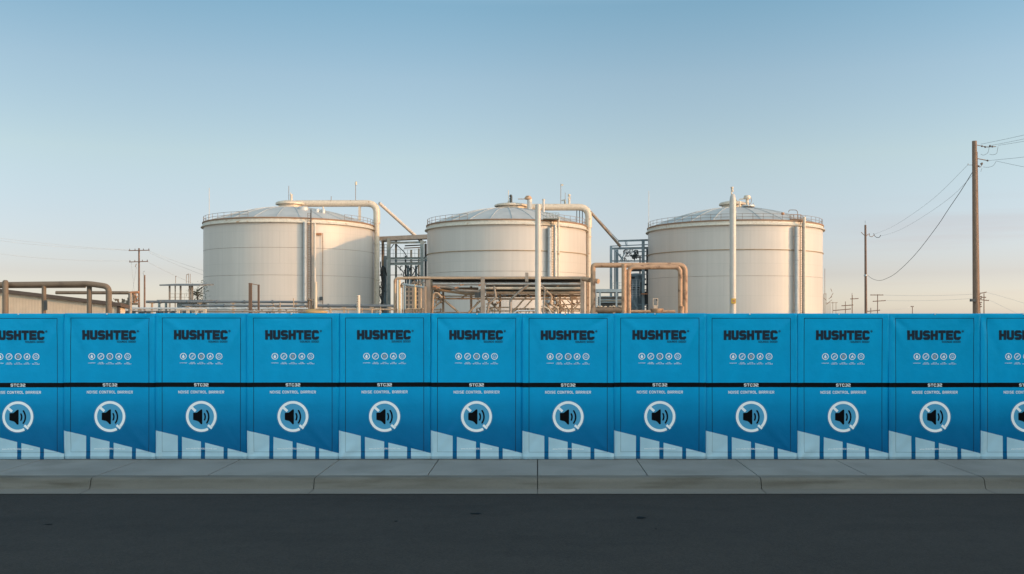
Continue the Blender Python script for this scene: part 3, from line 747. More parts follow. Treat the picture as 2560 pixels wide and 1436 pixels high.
# low hatches on the dome
for px, py, rr_ in ((758, 520, .9), (793, 526, .4), (808, 526, .35)):
    Yh = 165; p = P(px, py, Yh); mb = MB(); mb.lathe((p.x, p.y), [(rr_, p.z-.6), (rr_, p.z), (rr_*.8, p.z+.2), (.01, p.z+.3)], 14); T.part('roof_hatch', mb, M['roof_metal'])
mast(T, 808, 517, 530, 165, 1.8, 'pipe_paint', 'vent')
vladder(T, t1, 769.5, 776, t1.H+.8, 1.5)
vpipe(T, t1, 787, .21, t1.zn(558), 1.5, .7, 'white_pipe')
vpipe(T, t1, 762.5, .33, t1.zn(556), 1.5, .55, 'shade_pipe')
vpipe(T, t1, 777.5, .09, t1.zn(524), 1.0, 1.3, 'dark_steel', 'conduit')
vpipe(T, t1, 807, .06, t1.zn(581), 2.0, .4, 'rust_edge', 'conduit')
x, y = t1.surf(793, .1); mb = MB(); mb.box(x-.75, x+.75, y-.12, y+.1, t1.zn(586.5), t1.zn(581)); T.part('sign_plate', mb, M['orange'])
x, y = t1.surf(803, .5); mb = MB(); mb.box(x-.25, x+.25, y-.3, y, t1.zn(751), t1.zn(742)); T.part('junction_box', mb, M['dark_steel'])

t2 = make_tank(1068, 1465, 163, 'middle white storage tank behind the pipe rack', 548, 522, [626], (1182, 1392), (1236, 1320, 509, 522), [678])
T = t2.T; Y = 163
mb = MB(); mb.tube(fillet([P(1300, 518.5, Y), P(1471.5, 518.5, Y), P(1471.5, 570, Y)], 2.4), .58, 14); T.part('vapour_duct', mb, M['pipe_paint'])
mb = MB(); mb.tube([P(1471.5, 543, Y), P(1471.5, 786, Y)-Vector((0, 0, 2.1))], .43, 14)
for y in (543, 592, 690): z = P(0, y, Y).z; mb.lathe((P(1471.5, 0, Y).x, Y), [(.43, z-.1), (.53, z-.08), (.53, z+.08), (.43, z+.1)], 14, caps=False)
T.part('downpipe', mb, M['pipe_paint'])
mb = MB(); mb.tube([P(1476, 530, Y), P(1550, 615, 170)], .24, 10); T.part('slanting_pipe', mb, M['grey_pipe'])
mb = MB(); mb.tube([P(1478, 528, Y), P(1546, 602, 170)], .06, 6); T.part('slanting_pipe', mb, M['thin_wire'])
for px in (1442, 1449, 1456): mast(T, px, 524, 572, Y, 1.1, 'dark_steel', 'duct_support')
mast(T, 1271, 476, 508, Y, .9, 'pipe_paint'); mast(T, 1402, 460, 512, Y, .8); mast(T, 1413, 482, 512, Y, .6)
mb = MB(); p = P(1405, 463, Y); mb.box(p.x-.12, p.x+.22, Y-.05, Y+.05, p.z-.15, p.z+.15); T.part('flag', mb, M['pipe_paint'])
mb = MB(); mb.tube([P(1278, 510, Y), P(1278, 491, Y)], .22, 10); mb.bar(P(1273, 497, Y), P(1279, 497, Y), .18); mb.ball(P(1277, 490.5, Y), .26, 6); T.part('valve', mb, M['dark_steel'])
mb = MB(); mb.tube([P(1269, 507, Y), P(1275, 503, Y), P(1275, 498, Y)], .12, 8); T.part('valve', mb, M['grey_steel'])
mb = MB(); mb.tube([P(1324, 533, Y-3), P(1324, 498, Y-3)], .42, 14); T.part('vent', mb, M['white_pipe'])
mb = MB(); p = P(1320.5, 497, Y-3); mb.lathe((p.x, p.y), [(.5, p.z-.15), (.62, p.z-.1), (.6, p.z+.15), (.35, p.z+.45), (.01, p.z+.52)], 16); mb.bar(P(1295, 498, Y-3), P(1316, 498, Y-3), .12); T.part('vent_cap', mb, M['brown_pipe'])
mb = MB(); mb.tube([P(1359, 548, Y-4), P(1359, 498, Y-4)], .20, 10); mb.tube([P(1359, 501, Y-4), P(1359, 498, Y-4)], .26, 10); T.part('vent', mb, M['white_pipe'])
mb = MB(); mb.tube([P(1423, 512, Y), P(1423, 497, Y)], .2, 10); mb.bar(P(1420, 496, Y), P(1427, 495, Y), .25); mb.ball(P(1423, 488.5, Y), .25, 6); mb.tube([P(1423, 496, Y), P(1423, 489, Y)], .09, 6); T.part('valve', mb, M['pipe_paint'])
mb = MB(); mb.tube([P(1413, 512, Y), P(1412, 501, Y)], .17, 8); mb.bar(P(1404, 502, Y), P(1413, 500, Y), .2); T.part('valve', mb, M['grey_steel'])
p = t2.surf(1372, 0); mb = MB(); a, b = P(1358, 541, 151), P(1397, 543, 151); mb.box(a.x, b.x, 149.6, 152.5, t2.H+.05, t2.H+.15)
for q in range(6): xx = a.x+(b.x-a.x)*q/5; mb.tube([(xx, 149.7, t2.H), (xx, 149.7, t2.H+.95)], .04, 5)
for hh in (.5, .95): mb.tube([(a.x, 149.7, t2.H+hh), (b.x, 149.7, t2.H+hh)], .04, 5)
T.part('platform', mb, M['grey_steel'])
vladder(T, t2, 1377, 1384, t2.H+.6, 1.5)
vpipe(T, t2, 1388, .20, t2.zn(560), 1.5, .6, 'bright_pipe')
vpipe(T, t2, 1396, .17, t2.zn(541), 1.5, 1.3, 'pipe_paint')
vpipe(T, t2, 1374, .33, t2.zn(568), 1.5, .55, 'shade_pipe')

t3 = make_tank(1620, 2057, 172, 'right white storage tank with a full handrail, behind the round topped standpipe', 550, 521, [624], None, (1798, 1866, 504, 520), [690])
T = t3.T; Y = 172
mast(T, 1622, 478, 575, 170, .5, 'pipe_paint')
mb = MB(); mb.tube([P(1868, 522, 168), P(1868, 498, 168)], .26, 12); p = P(1868, 498, 168); mb.lathe((p.x, p.y), [(.6, p.z), (.62, p.z+.35), (.5, p.z+.6), (.01, p.z+.68)], 14); mb.bar(P(1848, 499, 168), P(1862, 497, 168), .2); T.part('vent', mb, M['pipe_paint'])
mb = MB(); mb.tube(fillet([P(1877, 494, 168), P(1879, 500, 168), P(1877, 510, 168), P(1870, 512, 168)], .3), .05, 5)
for px in (1855, 1860, 1873, 1883): mb.tube([P(px, 521, 168), P(px, 508, 168)], .05, 5)
mb.tube([P(1855, 508, 168), P(1873, 508, 168)], .05, 5); T.part('vent_rail', mb, M['rail'])
mb = MB(); mb.lathe((P(1870, 0, 168).x, 168), [(1.2, t3.zc(524)), (1.2, t3.zc(520.5)), (.01, t3.zc(520))], 16); T.part('vent_base', mb, M['roof_metal'])
mast(T, 1849, 503, 524, 168, 2.0, 'pipe_paint', 'vent')
vladder(T, t3, 2001, 2007, t3.H+.9, 1.5)
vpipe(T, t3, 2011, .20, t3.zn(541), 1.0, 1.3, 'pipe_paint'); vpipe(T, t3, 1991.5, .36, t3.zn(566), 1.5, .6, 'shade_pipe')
vpipe(T, t3, 2006, .08, t3.zn(556), 1.0, 1.2, 'dark_steel', 'conduit')
a = t3.surf(1975, -.6); b = t3.surf(2003, -.2); mb = MB()
for q in range(4):
    xx = a[0]+(b[0]-a[0])*q/3; yy = a[1]+(b[1]-a[1])*q/3; mb.tube([(xx, yy, t3.H), (xx, yy, t3.H+1.1)], .05, 5)
for hh in (.35, 1.1): mb.tube([(*a, t3.H+hh), (*b, t3.H+hh)], .05, 5)
mb.box(a[0], b[0], a[1]-.3, a[1]+.5, t3.H-.02, t3.H+.25); T.part('platform', mb, M['rust_edge'])
mb = MB(); z = t3.H; mb.tube(fillet([(b[0]-.6, b[1], z), (b[0]-.6, b[1], z+1.9), (b[0]-2.0, b[1], z+1.9), (b[0]-2.1, b[1], z+1.5)], .5), .06, 6); T.part('lamp_arm', mb, M['rail'])
mb = MB(); p = t3.surf(1957, -.1); mb.lathe((p[0], p[1]), [(.01, z+.85), (.25, z+.9), (.25, z+1.25), (.01, z+1.3)], 10); T.part('beacon', mb, M['orange'])

# ---------------------------------------------------------------- standpipes in the yard
Y = 66; T = Thing('standpipe', 'white flat topped standpipe rising in front of the pipe rack and middle tank', 'standpipe', P(1345, 790, Y)-Vector((0, 0, EYE)), 'white standpipes in front of the tanks')
mb = MB(); b = T.loc; r = px2m(7.2, Y); mb.lathe((b.x, Y), [(r*1.6, -.02), (r*1.6, .05), (r, .05), (r, W(0, 512, Y).z), (r*.8, W(0, 512, Y).z), (r*.8, W(0, 515, Y).z), (.01, W(0, 515, Y).z)], 20); T.part('pipe', mb, M['white_pipe'])
Y = 74; T = Thing('standpipe', 'white round topped standpipe with yellow box in front of the right tank', 'standpipe', P(1832, 790, Y)-Vector((0, 0, EYE)), 'white standpipes in front of the tanks')
mb = MB(); b = T.loc; r = px2m(8, Y); zt = W(0, 485, Y).z
mb.lathe((b.x, Y), [(r*1.5, -.02), (r*1.5, .05), (r, .05), (r, zt-.55), (r*.95, zt-.4), (r*.8, zt-.2), (r*.5, zt-.05), (.01, zt)], 20); T.part('pipe', mb, M['white_pipe'])
mb = MB(); p = P(1832, 753, Y); mb.box(p.x-.17, p.x+.17, Y-r-.1, Y-r+.05, p.z-.19, p.z+.19); bx_ = T.part('junction_box', mb, M['yellow_box'])
mb = MB(); mb.box(p.x-.08, p.x+.08, Y-r-.12, Y-r-.1, p.z-.1, p.z+.1); T.part('cover', mb, M['orange'], parent=bx_)
mb = MB(); mb.tube([P(1829, 490, Y), P(1829, 470, Y)], .05, 6); mb.tube([P(1831, 480, Y), P(1831, 475, Y)], .09, 8); mb.tube([P(1830, 475, Y), P(1830, 468, Y)], [.07, .12], 8); T.part('vent_head', mb, M['pipe_paint'])
mb = MB(); mb.tube(fillet([P(1838, 497, Y), P(1841, 502, Y), P(1838, 507, Y)], .05), .03, 5); mb.tube([P(1838, 513, Y), P(1842, 513, Y)], .04, 5); T.part('bracket', mb, M['dark_steel'])

# ---------------------------------------------------------------- steel structures behind
def frame_thing(name, label, cat, px, Y, group=None): return Thing(name, label, cat, (W(px, 0, Y).x, Y, 0), group)
def col_(T, px, y0, Y, wpx, m, base=0, name='column'):
    a = W(px, y0, Y); wpx *= 1.15; mb = MB(); mb.ibeam((a.x, Y, base), (a.x, Y, a.z), px2m(wpx, Y), px2m(wpx, Y), px2m(wpx, Y)*.22); return T.part(name, mb, M[m])
def beam_(T, x0, y0, x1, y1, Y, hpx, m, Y2=None, name='beam'):
    mb = MB(); mb.ibeam(P(x0, y0, Y), P(x1, y1, Y2 or Y), px2m(hpx*.8, Y), px2m(hpx, Y)); return T.part(name, mb, M[m])
def bar_(T, pts, Y, r, m, name='brace', n=8, rad=.0, Y2=None):
    pp = [P(a, b, Y if Y2 is None else Y+(Y2-Y)*i/(len(pts)-1)) for i, (a, b) in enumerate(pts)]
    mb = MB(); mb.tube(fillet(pp, px2m(rad, Y)) if rad else pp, px2m(r, Y), n); return T.part(name, mb, M[m])
def rail_(T, x0, x1, ytop, ybot, Y, m, n=6, r=.5, name='railing', mid=2):
    mb = MB()
    for i in range(n+1): px = x0+(x1-x0)*i/n; mb.tube([P(px, ybot, Y), P(px, ytop, Y)], px2m(r, Y), 5)
    for k in range(mid): y = ytop+(ybot-ytop)*k/mid; mb.tube([P(x0, y, Y), P(x1, y, Y)], px2m(r, Y), 5)
    return T.part(name, mb, M[m])

Y = 178; T = frame_thing('steel_structure', 'grey green open steel frame with floors between the left and middle tanks', 'steel structure', 1010, Y, 'steel frames between the tanks')
s = 'grey_steel'
mb = MB(); a, b = P(948, 592, Y), P(1075, 586, Y); mb.add([a, b, b+Vector((0, 6, .3)), a+Vector((0, 6, .3)), a-Vector((0, 0, .75)), b-Vector((0, 0, .75)), b+Vector((0, 6, -.45)), a+Vector((0, 6, -.45))], [(0,1,2,3),(4,7,6,5),(0,4,5,1),(1,5,6,2),(2,6,7,3),(3,7,4,0)])
T.part('roof', mb, M['grey_pipe'])
for px, y0, wd, yy, mm in ((957, 592, 5, Y+5, 'tan_steel'), (972, 596, 7, Y, s), (990, 598, 4, Y+6, s), (1014, 640, 3, Y+3, 'dark_steel'), (1028, 625, 4, Y+6, s), (1047, 622, 3.5, Y+6, s), (1055, 602, 7, Y, s), (1064, 610, 5, Y+4, 'dark_steel'), (963, 640, 6, Y+2, 'blue_steel')): col_(T, px, y0, yy, wd, mm)
for x0, y0, x1, y1, h_, yy, mm in ((965, 599, 1062, 597, 3, Y+2, 'dark_steel'), (974, 608, 1066, 606, 5, Y, s), (1012, 615, 1055, 613, 3, Y+3, 'dark_steel'), (1010, 621, 1055, 619, 2.5, Y+4, 'grey_pipe'),
     (965, 647, 1068, 646, 6, Y, s), (974, 653, 1068, 652, 3, Y+3, 'blue_steel'), (974, 660, 1055, 659, 7, Y, s), (972, 688, 1010, 688, 1.5, Y+3, 'dark_steel'), (950, 605, 1000, 605, 1.5, Y+6, 'dark_steel')): beam_(T, x0, y0, x1, y1, yy, h_, mm)
for pts, r_ in (([(976, 622), (986, 609)], 1), ([(992, 613), (1010, 630), (1018, 643)], 1.1), ([(994, 666), (1008, 680), (1010, 700)], 1.2), ([(1030, 690), (1045, 664)], 1.2), ([(1052, 700), (1032, 668)], 1), ([(950, 690), (962, 668), (967, 690)], 1.8), ([(955, 760), (960, 700), (957, 665)], 3)): bar_(T, pts, Y+1, r_, 'dark_steel', rad=2)
rail_(T, 974, 1055, 625, 643, Y-.5, s, 9, .45); rail_(T, 950, 973, 612, 643, Y+4, 'dark_steel', 4, .5, mid=4)
rr = random.Random(5)
for k in range(34):
    mb = MB(); x0 = rr.uniform(1006, 1050); y0 = rr.uniform(664, 700); x1 = x0+rr.uniform(-9, 9); y1 = y0+rr.uniform(-12, 12); yy = Y+rr.uniform(1, 6)
    mb.tube(fillet([P(x0, y0, yy), P(x1, y0, yy), P(x1, min(700, max(662, y1)), yy)], .3), px2m(rr.uniform(.5, 1.6), Y), 6); T.part('process_pipe', mb, M['dark_steel'])
for px, rr_ in ((1027, 2.2), (1020, 3.5), (1040, 3)): mb = MB(); p = P(px, 664, Y+4); mb.tube([(p.x, p.y, 0), p], px2m(rr_, Y), 10); T.part('riser', mb, M['blue_steel'])
for k in range(14):
    mb = MB(); x0 = rr.uniform(948, 966); y0 = rr.uniform(650, 770); yy = Y+rr.uniform(1, 4)
    mb.tube(fillet([P(x0, y0, yy), P(x0+rr.uniform(-6, 8), y0+10, yy), P(x0+rr.uniform(-6, 8), y0+28, yy)], .8), px2m(rr.uniform(.8, 2), Y), 6); T.part('process_pipe', mb, M['dark_steel'])

Y = 176; T = frame_thing('steel_structure', 'blue grey open steel frame full of piping left of the right tank', 'steel structure', 1575, Y, 'steel frames between the tanks'); s = 'blue_steel'
for px, y0, wd, yy, mm in ((1527.5, 616, 5, Y, s), (1537, 620, 2.6, Y+6, s), (1542.5, 625, 5.5, Y+3, s), (1608, 602, 6, Y, s), (1618, 620, 4, Y+4, 'dark_steel'), (1600, 640, 3, Y+6, 'dark_steel'), (1590, 700, 6, Y+3, s)): col_(T, px, y0, yy, wd, mm)
for x0, y0, x1, y1, h_, yy, mm in ((1545, 603, 1640, 600, 4.5, Y, s), (1525, 616, 1640, 611, 2.2, Y+6, s), (1530, 622, 1640, 620, 5, Y, s), (1571, 631, 1615, 629, 2.5, Y+4, s), (1590, 640, 1620, 640, 2, Y+5, 'dark_steel'),
     (1525, 653, 1625, 653, 3, Y, s), (1560, 677, 1625, 676, 5, Y+2, 'dark_steel'), (1565, 686, 1620, 686, 2, Y, s), (1580, 762, 1625, 762, 2, Y, s), (1580, 770, 1625, 770, 2, Y, s)): beam_(T, x0, y0, x1, y1, yy, h_, mm)
for pts, r_ in (([(1539, 627), (1556, 648), (1558, 655)], 2), ([(1549, 655), (1563, 632)], 1.2), ([(1563, 604), (1566, 616)], 1.2), ([(1567, 604), (1568, 616)], .8), ([(1576, 738), (1594, 775)], 2.6), ([(1541, 606), (1553, 622)], 2.4)): bar_(T, pts, Y-.5, r_, s)
for k in range(40):
    mb = MB(); x0 = rr.uniform(1555, 1600); y0 = rr.uniform(624, 655); x1 = x0+rr.uniform(-10, 10); y1 = y0+rr.uniform(-12, 14); yy = Y+rr.uniform(1, 6)
    mb.tube(fillet([P(x0, y0, yy), P(x1, y0, yy), P(x1, min(655, max(622, y1)), yy)], .4), px2m(rr.uniform(.7, 2.2), Y), 6); T.part('process_pipe', mb, M['dark_steel'])
for k in range(26):
    mb = MB(); x0 = rr.uniform(1574, 1620); y0 = rr.uniform(690, 780); yy = Y+rr.uniform(3, 8)
    if rr.random() < .5: mb.tube([P(x0-rr.uniform(5, 15), y0, yy), P(x0+rr.uniform(3, 12), y0, yy)], px2m(rr.uniform(1, 3), Y), 6)
    else: mb.tube([P(x0, y0-20, yy), P(x0, y0+12, yy)], px2m(rr.uniform(1, 3.5), Y), 6)
    T.part('process_pipe', mb, M['dark_steel'])
rail_(T, 1573, 1600, 700, 745, Y-1, 'galv', 3, .5, 'ladder_cage', 8)
mb = MB(); p = P(1590, 690, Y+5); mb.lathe((p.x, p.y), [(1.3, 0), (1.3, p.z), (.9, p.z+.4), (.01, p.z+.5)], 20); T.part('vessel', mb, M[s])
mb = MB(); p = P(1611, 735, Y-1); mb.box(p.x-.55, p.x+.55, p.y-.4, p.y+.4, p.z-.12, p.z+.12); T.part('orange_cover', mb, M['orange'])

Y = 120; T = frame_thing('equipment_platform', 'low blue grey platform with handrails and dark machinery behind the brown pipe arch', 'platform', 1522, Y); s = 'blue_steel'
mb = MB(); a, b = P(1486, 723, Y), P(1562, 731, Y); mb.box(a.x, b.x, Y, Y+5, b.z, a.z); T.part('deck', mb, M[s])
mb = MB(); a, b = P(1500, 735, Y), P(1562, 784, Y); mb.box(a.x, b.x, Y+1.5, Y+4.5, 0, a.z-.3); T.part('machine_housing', mb, M['dark_steel'])
for px in (1489, 1500, 1541, 1560): col_(T, px, 731, Y, 3.5, s)
for yy in (742, 749, 756): beam_(T, 1500, yy, 1562, yy, Y+.4, 2.4, s)
rail_(T, 1488, 1500, 738, 776, Y-.3, s, 1, .6, 'ladder', 9)
mb = MB(); mb.tube([P(1500, 752, Y+1), P(1556, 752, Y+1)], px2m(4.5, Y), 12); T.part('pipe', mb, M['grey_steel'])
rail_(T, 1532, 1556, 707, 722, Y+.2, s, 3, .4)

# ---------------------------------------------------------------- brown pipe arch
Y = 58; T = frame_thing('pipe_arch', 'rusty brown insulated pipe arch with three uprights beside the right tank', 'pipework', 1600, Y); g0 = lambda px, Y=Y: Vector((W(px, 0, Y).x, Y, 0))
mb = MB(); mb.tube(fillet([g0(1482.5, Y), P(1482.5, 663.5, Y), P(1560, 663.5, Y)], .16), px2m(6.4, Y), 14); T.part('pipe', mb, M['brown_pipe'])
mb = MB(); mb.tube(fillet([P(1556, 663.5, Y), P(1712.5, 663, Y), g0(1712.5)], .42), px2m(6.6, Y), 14); T.part('pipe', mb, M['brown_pipe'])
Yb = Y-.5
mb = MB(); mb.tube(fillet([g0(1572, Yb), P(1572, 668.5, Yb), P(1700.5, 668.5, Yb), g0(1700.5, Yb)], .36), px2m(5.6, Yb), 14); T.part('pipe', mb, M['brown_pipe'])
mb = MB(); mb.tube([g0(1560, Yb-.1), P(1560, 661, Yb-.1)], px2m(6.2, Yb), 14); T.part('upright', mb, M['brown_pipe'])
mb = MB(); p = P(1703, 770, Yb); mb.tube([(p.x, p.y, 0), P(1703, 766, Yb)], px2m(7.5, Yb), 12); T.part('sleeve', mb, M['brown_pipe'])
Y = 62; T = frame_thing('lagged_pipe', 'lumpy lagged brown pipe lying low at the foot of the pipe arch', 'pipework', 1530, Y)
mb = MB(); pts = [P(px, 776+(.8 if i % 2 else -.8), Y) for i, px in enumerate(range(1476, 1580, 8))]; mb.tube(pts, [px2m(rr.uniform(7, 9), Y) for _ in pts], 12); T.part('pipe', mb, M['old_pipe'])
mb = MB(); mb.tube([P(1560, 779, Y-.5), P(1688, 779, Y-.5)], px2m(3.6, Y), 10); T.part('pipe', mb, M['brown_pipe'])
for px in (1490, 1535, 1600, 1660): mb = MB(); p = P(px, 780, Y); mb.box(p.x-.08, p.x+.08, Y-.15, Y+.15, 0, p.z); T.part('support', mb, M['tan_steel'])
for k in range(16):
    mb = MB(); px = rr.uniform(1482, 1560); p = P(px, 768-rr.uniform(0, 2), Y-.1); mb.ball(p, px2m(rr.uniform(1.5, 3.2), Y), 5, .7); T.part('torn_lagging', mb, M['pipe_paint'])
Y = 60; T = frame_thing('instrument_stand', 'small pale instrument post on the low pipe in front of the right tank', 'instrument', 1638, Y)
mb = MB(); p = P(1638, 786, Y); mb.box(p.x-.10, p.x+.14, Y-.1, Y+.1, 0, W(0, 764, Y).z); T.part('post', mb, M['pipe_paint'])
mb = MB(); a, b = P(1632, 746, Y), P(1645, 765, Y); t_ = .04
mb.box(a.x, b.x, Y-.08, Y-.03, a.z-t_, a.z); mb.box(a.x, a.x+t_, Y-.08, Y-.03, b.z, a.z-t_); mb.box(b.x-t_, b.x, Y-.08, Y-.03, b.z, a.z-t_)
fr = T.part('frame', mb, M['pipe_paint']); mb = MB(); c_ = P(1641, 750, Y); mb.box(c_.x-.04, c_.x+.04, Y-.12, Y-.08, c_.z-.06, c_.z+.05); T.part('dial', mb, M['dark_steel'], parent=fr)
mb = MB(); p = P(1642, 772, Y); mb.lathe((p.x, p.y), [(.35, p.z-.25), (.42, p.z-.05), (.42, p.z), (.01, p.z+.02)], 16); T.part('base_plate', mb, M['brown_pipe'])

# ---------------------------------------------------------------- pipe rack before the middle tank
Y = 78; T = frame_thing('pipe_rack', 'long tan steel pipe rack with tangled pipes in front of the middle tank', 'pipe rack', 1260, Y); s = 'tan_steel'
for px, wd in ((1070, 9.5), (1207, 8.5), (1456, 8.5)): col_(T, px, 694, Y-.8, wd, 'grey_pipe')
for px in (1108, 1178, 1250, 1400, 1430): col_(T, px, 716, Y+3, 4.5, s)
col_(T, 1079, 700, Y+2, 5, s); col_(T, 1470, 700, Y+2, 6, 'brown_pipe')
mb = MB(); a, b = P(1075, 692, Y), P(1462, 692, Y); mb.box(a.x, b.x, Y-.3, Y+3.2, W(0, 699, Y).z, a.z); T.part('top_beam', mb, M['grey_pipe'])
mb = MB(); mb.box(a.x, b.x, Y-.5, Y-.31, W(0, 698, Y).z, W(0, 694, Y).z); T.part('top_channel', mb, M[s])
bar_(T, [(987, 790), (987.5, 696), (1075, 695)], Y-1, 3.6, 'tan_steel', 'pipe', 12, rad=8)
for yy, r_, m_, dY in ((703, 2.6, 'dark_steel', 1.4), (709.5, 4.4, 'bright_pipe', .2), (716, 2.4, 'dark_steel', 1.4), (721, 3.6, 'pipe_paint', 0), (727, 2.4, 'dark_steel', 1.5), (732, 3.6, 'tan_steel', .4), (738, 1.8, 'old_pipe', 1.2)):  # topmost dark pipe stands in for the shadow under the top beam
    x0 = 1082 if yy < 715 else 1215; bar_(T, [(x0, yy), (1452, yy+.4)], Y+dY, r_, m_, 'pipe', 12)
bar_(T, [(1082, 716), (1125, 719), (1150, 727), (1200, 729)], Y, 4, 'grey_pipe', 'pipe', 10, rad=6)
bar_(T, [(1082, 722), (1120, 729), (1165, 735), (1200, 735)], Y+.6, 3.2, 'tan_steel', 'pipe', 10, rad=6)
bar_(T, [(1085, 728), (1140, 722), (1196, 722)], Y+1, 3.2, 'old_pipe', 'pipe', 10, rad=5)
for x0, yy, x1, h_ in ((1080, 747, 1205, 3.4), (1212, 748, 1340, 3.4), (1353, 748, 1452, 3.4), (1280, 773, 1452, 3.5), (1215, 769, 1275, 2.5), (1085, 775, 1110, 2), (1270, 740, 1345, 2.2), (1215, 778, 1452, 2.4), (1082, 782, 1205, 2.4), (1212, 742, 1452, 3.0), (1082, 741, 1203, 2.4), (1360, 762, 1452, 2.4)): beam_(T, x0, yy, x1, yy, Y+1.5, h_*1.25, s)
for pts, r_ in (([(1112, 752), (1148, 783)], 1.9), ([(1201, 752), (1170, 783)], 1.7), ([(1082, 772), (1104, 752)], 1.6), ([(1284, 778), (1322, 735)], 1.5), ([(1215, 745), (1250, 778)], 1.9), ([(1385, 745), (1412, 775)], 1.2), ([(1448, 758), (1430, 780)], 1.2), ([(1360, 755), (1383, 782)], 2.2), ([(1375, 730), (1400, 712)], 1.2), ([(1400, 750), (1380, 782)], 1.2), ([(1404, 750), (1428, 782)], 1.2), ([(1330, 750), (1300, 782)], 1.3), ([(1255, 748), (1220, 782)], 1.4), ([(1150, 748), (1178, 730)], 1.3), ([(1086, 745), (1106, 720)], 1.5), ([(1410, 742), (1440, 772)], 1.0)): bar_(T, pts, Y+1, r_*1.4, s)
for pts, r_, m_ in (([(1276, 783), (1276, 750), (1300, 728), (1320, 713)], 2.7, 'grey_pipe'), ([(1235, 715), (1240, 745), (1222, 760), (1218, 785)], 2.4, 'grey_pipe'), ([(1105, 745), (1093, 732), (1083, 735), (1080, 785)], 2.4, 'tan_steel'),
        ([(1350, 712), (1362, 720), (1358, 785)], 2.0, 'grey_pipe'), ([(1366, 728), (1380, 740), (1375, 760), (1395, 772), (1395, 785)], 2.2, 'tan_steel'), ([(1285, 785), (1290, 778), (1345, 777)], 2, 'bright_pipe'), ([(1352, 765), (1372, 772), (1378, 785)], 1.6, 'pipe_paint')):
    bar_(T, pts, Y-.4, r_*1.2, m_, 'pipe', 10, rad=7)
mb = MB(); a = P(1317, 682, Y-1.2); mb.box(a.x-.13, a.x+.13, Y-1.3, Y-1.05, W(0, 706, Y).z, a.z); T.part('post_stub', mb, M['grey_pipe'])
for px in (1247, 1255, 1268, 1288, 1299, 1327, 1372, 1391): p = P(px, 741+rr.uniform(-2, 3), Y); mb = MB(); mb.ball(p, px2m(rr.uniform(2, 3), Y), 6); T.part('valve', mb, M['dark_steel'])
for k in range(66):
    mb = MB(); x0 = rr.choice((rr.uniform(1078, 1110), rr.uniform(1190, 1262), rr.uniform(1350, 1448))); y0 = rr.uniform(722, 782); x1 = x0+rr.uniform(-12, 12); y1 = min(783, y0+rr.uniform(-14, 18)); yy = Y+rr.uniform(.3, 3)
    mb.tube(fillet([P(x0, y0, yy), P(x1, y0, yy), P(x1, y1, yy)], .25), px2m(rr.uniform(1.1, 2.5), Y), 6); T.part('small_pipe', mb, M['old_pipe' if k % 3 else 'brown_pipe'])
for k in range(22):
    mb = MB(); x0 = rr.uniform(1215, 1450); yy = Y+rr.uniform(1, 3); mb.tube([P(x0, 771, yy), P(x0, 786, yy)], px2m(rr.uniform(1, 2.6), Y), 8); T.part('stub_pipe', mb, M['pipe_paint'])
mb = MB(); mb.tube([P(1457, 697, Y-1.6), P(1496, 704, Y-2.6)], px2m(6, Y), 14); T.part('pipe_end', mb, M['brown_pipe'])
for px in (1083, 1137, 1150, 1196, 1090):
    mb = MB(); p = P(px, 714+rr.uniform(-1, 9), Y-.3); mb.bar(p, p+Vector((.3, 0, .05)), .12); T.part('pipe_clamp', mb, M['orange'])
mb = MB(); a, b = P(1187, 728, Y), P(1202, 744, Y); mb.box(a.x, b.x, Y-.1, Y+.4, b.z, a.z); T.part('control_box', mb, M['dark_steel'])
# low left end of the rack: verticals and a louvred cabinet
Y = 74; T = frame_thing('pipe_manifold', 'upright yellow pipes and grey louvred cabinet at the left end of the rack', 'pipework', 1025, Y)
for px, r_, m_ in ((998.5, 2.8, 'yellow_pipe'), (1007, 1.6, 'tan_steel'), (1012, 2.6, 'blue_steel'), (1052, 2.2, 'tan_steel'), (1038, 3.0, 'yellow_pipe')):
    bar_(T, [(px, 786), (px, 712 if px > 1000 else 700)], Y, r_, m_, 'pipe', 10)
mb = MB(); a, b = P(1014, 716, Y+1), P(1062, 786, Y+1)
mb.box(a.x, b.x, Y+1, Y+2.2, 0, a.z); cb = T.part('cabinet', mb, M['grey_pipe'])
for j, x0 in enumerate((1016, 1026, 1042)):
    mb = MB()
    for k in range(5): u, v = P(x0, 720+k*11, Y+1), P(x0+3.6, 727+k*11, Y+1); mb.box(u.x, v.x, Y+.97, Y+.995, v.z, u.z)
    T.part('louvre', mb, M['dark_steel'], parent=cb)
mb = MB(); mb.tube([P(1008, 711, Y), P(1060, 719, Y)], px2m(3, Y), 10); T.part('pipe', mb, M['blue_steel'])
for k in range(22):
    mb = MB(); x0 = rr.uniform(992, 1060); y0 = rr.uniform(701, 712); mb.tube(fillet([P(x0, y0, Y), P(x0+rr.uniform(-8, 8), y0+3, Y), P(x0+rr.uniform(-8, 8), y0+8, Y)], .1), px2m(rr.uniform(.7, 1.6), Y), 6); T.part('small_pipe', mb, M['old_pipe'])
for k in range(10):
    mb = MB(); x0 = rr.uniform(992, 1060); mb.tube([P(x0, 770+rr.uniform(0, 6), Y-.4), P(x0, 786, Y-.4)], px2m(rr.uniform(1, 2.5), Y), 7); T.part('stub_pipe', mb, M['old_pipe'])
bar_(T, [(1018, 773), (1060, 773)], Y-.3, 1.8, 'tan_steel', 'pipe')

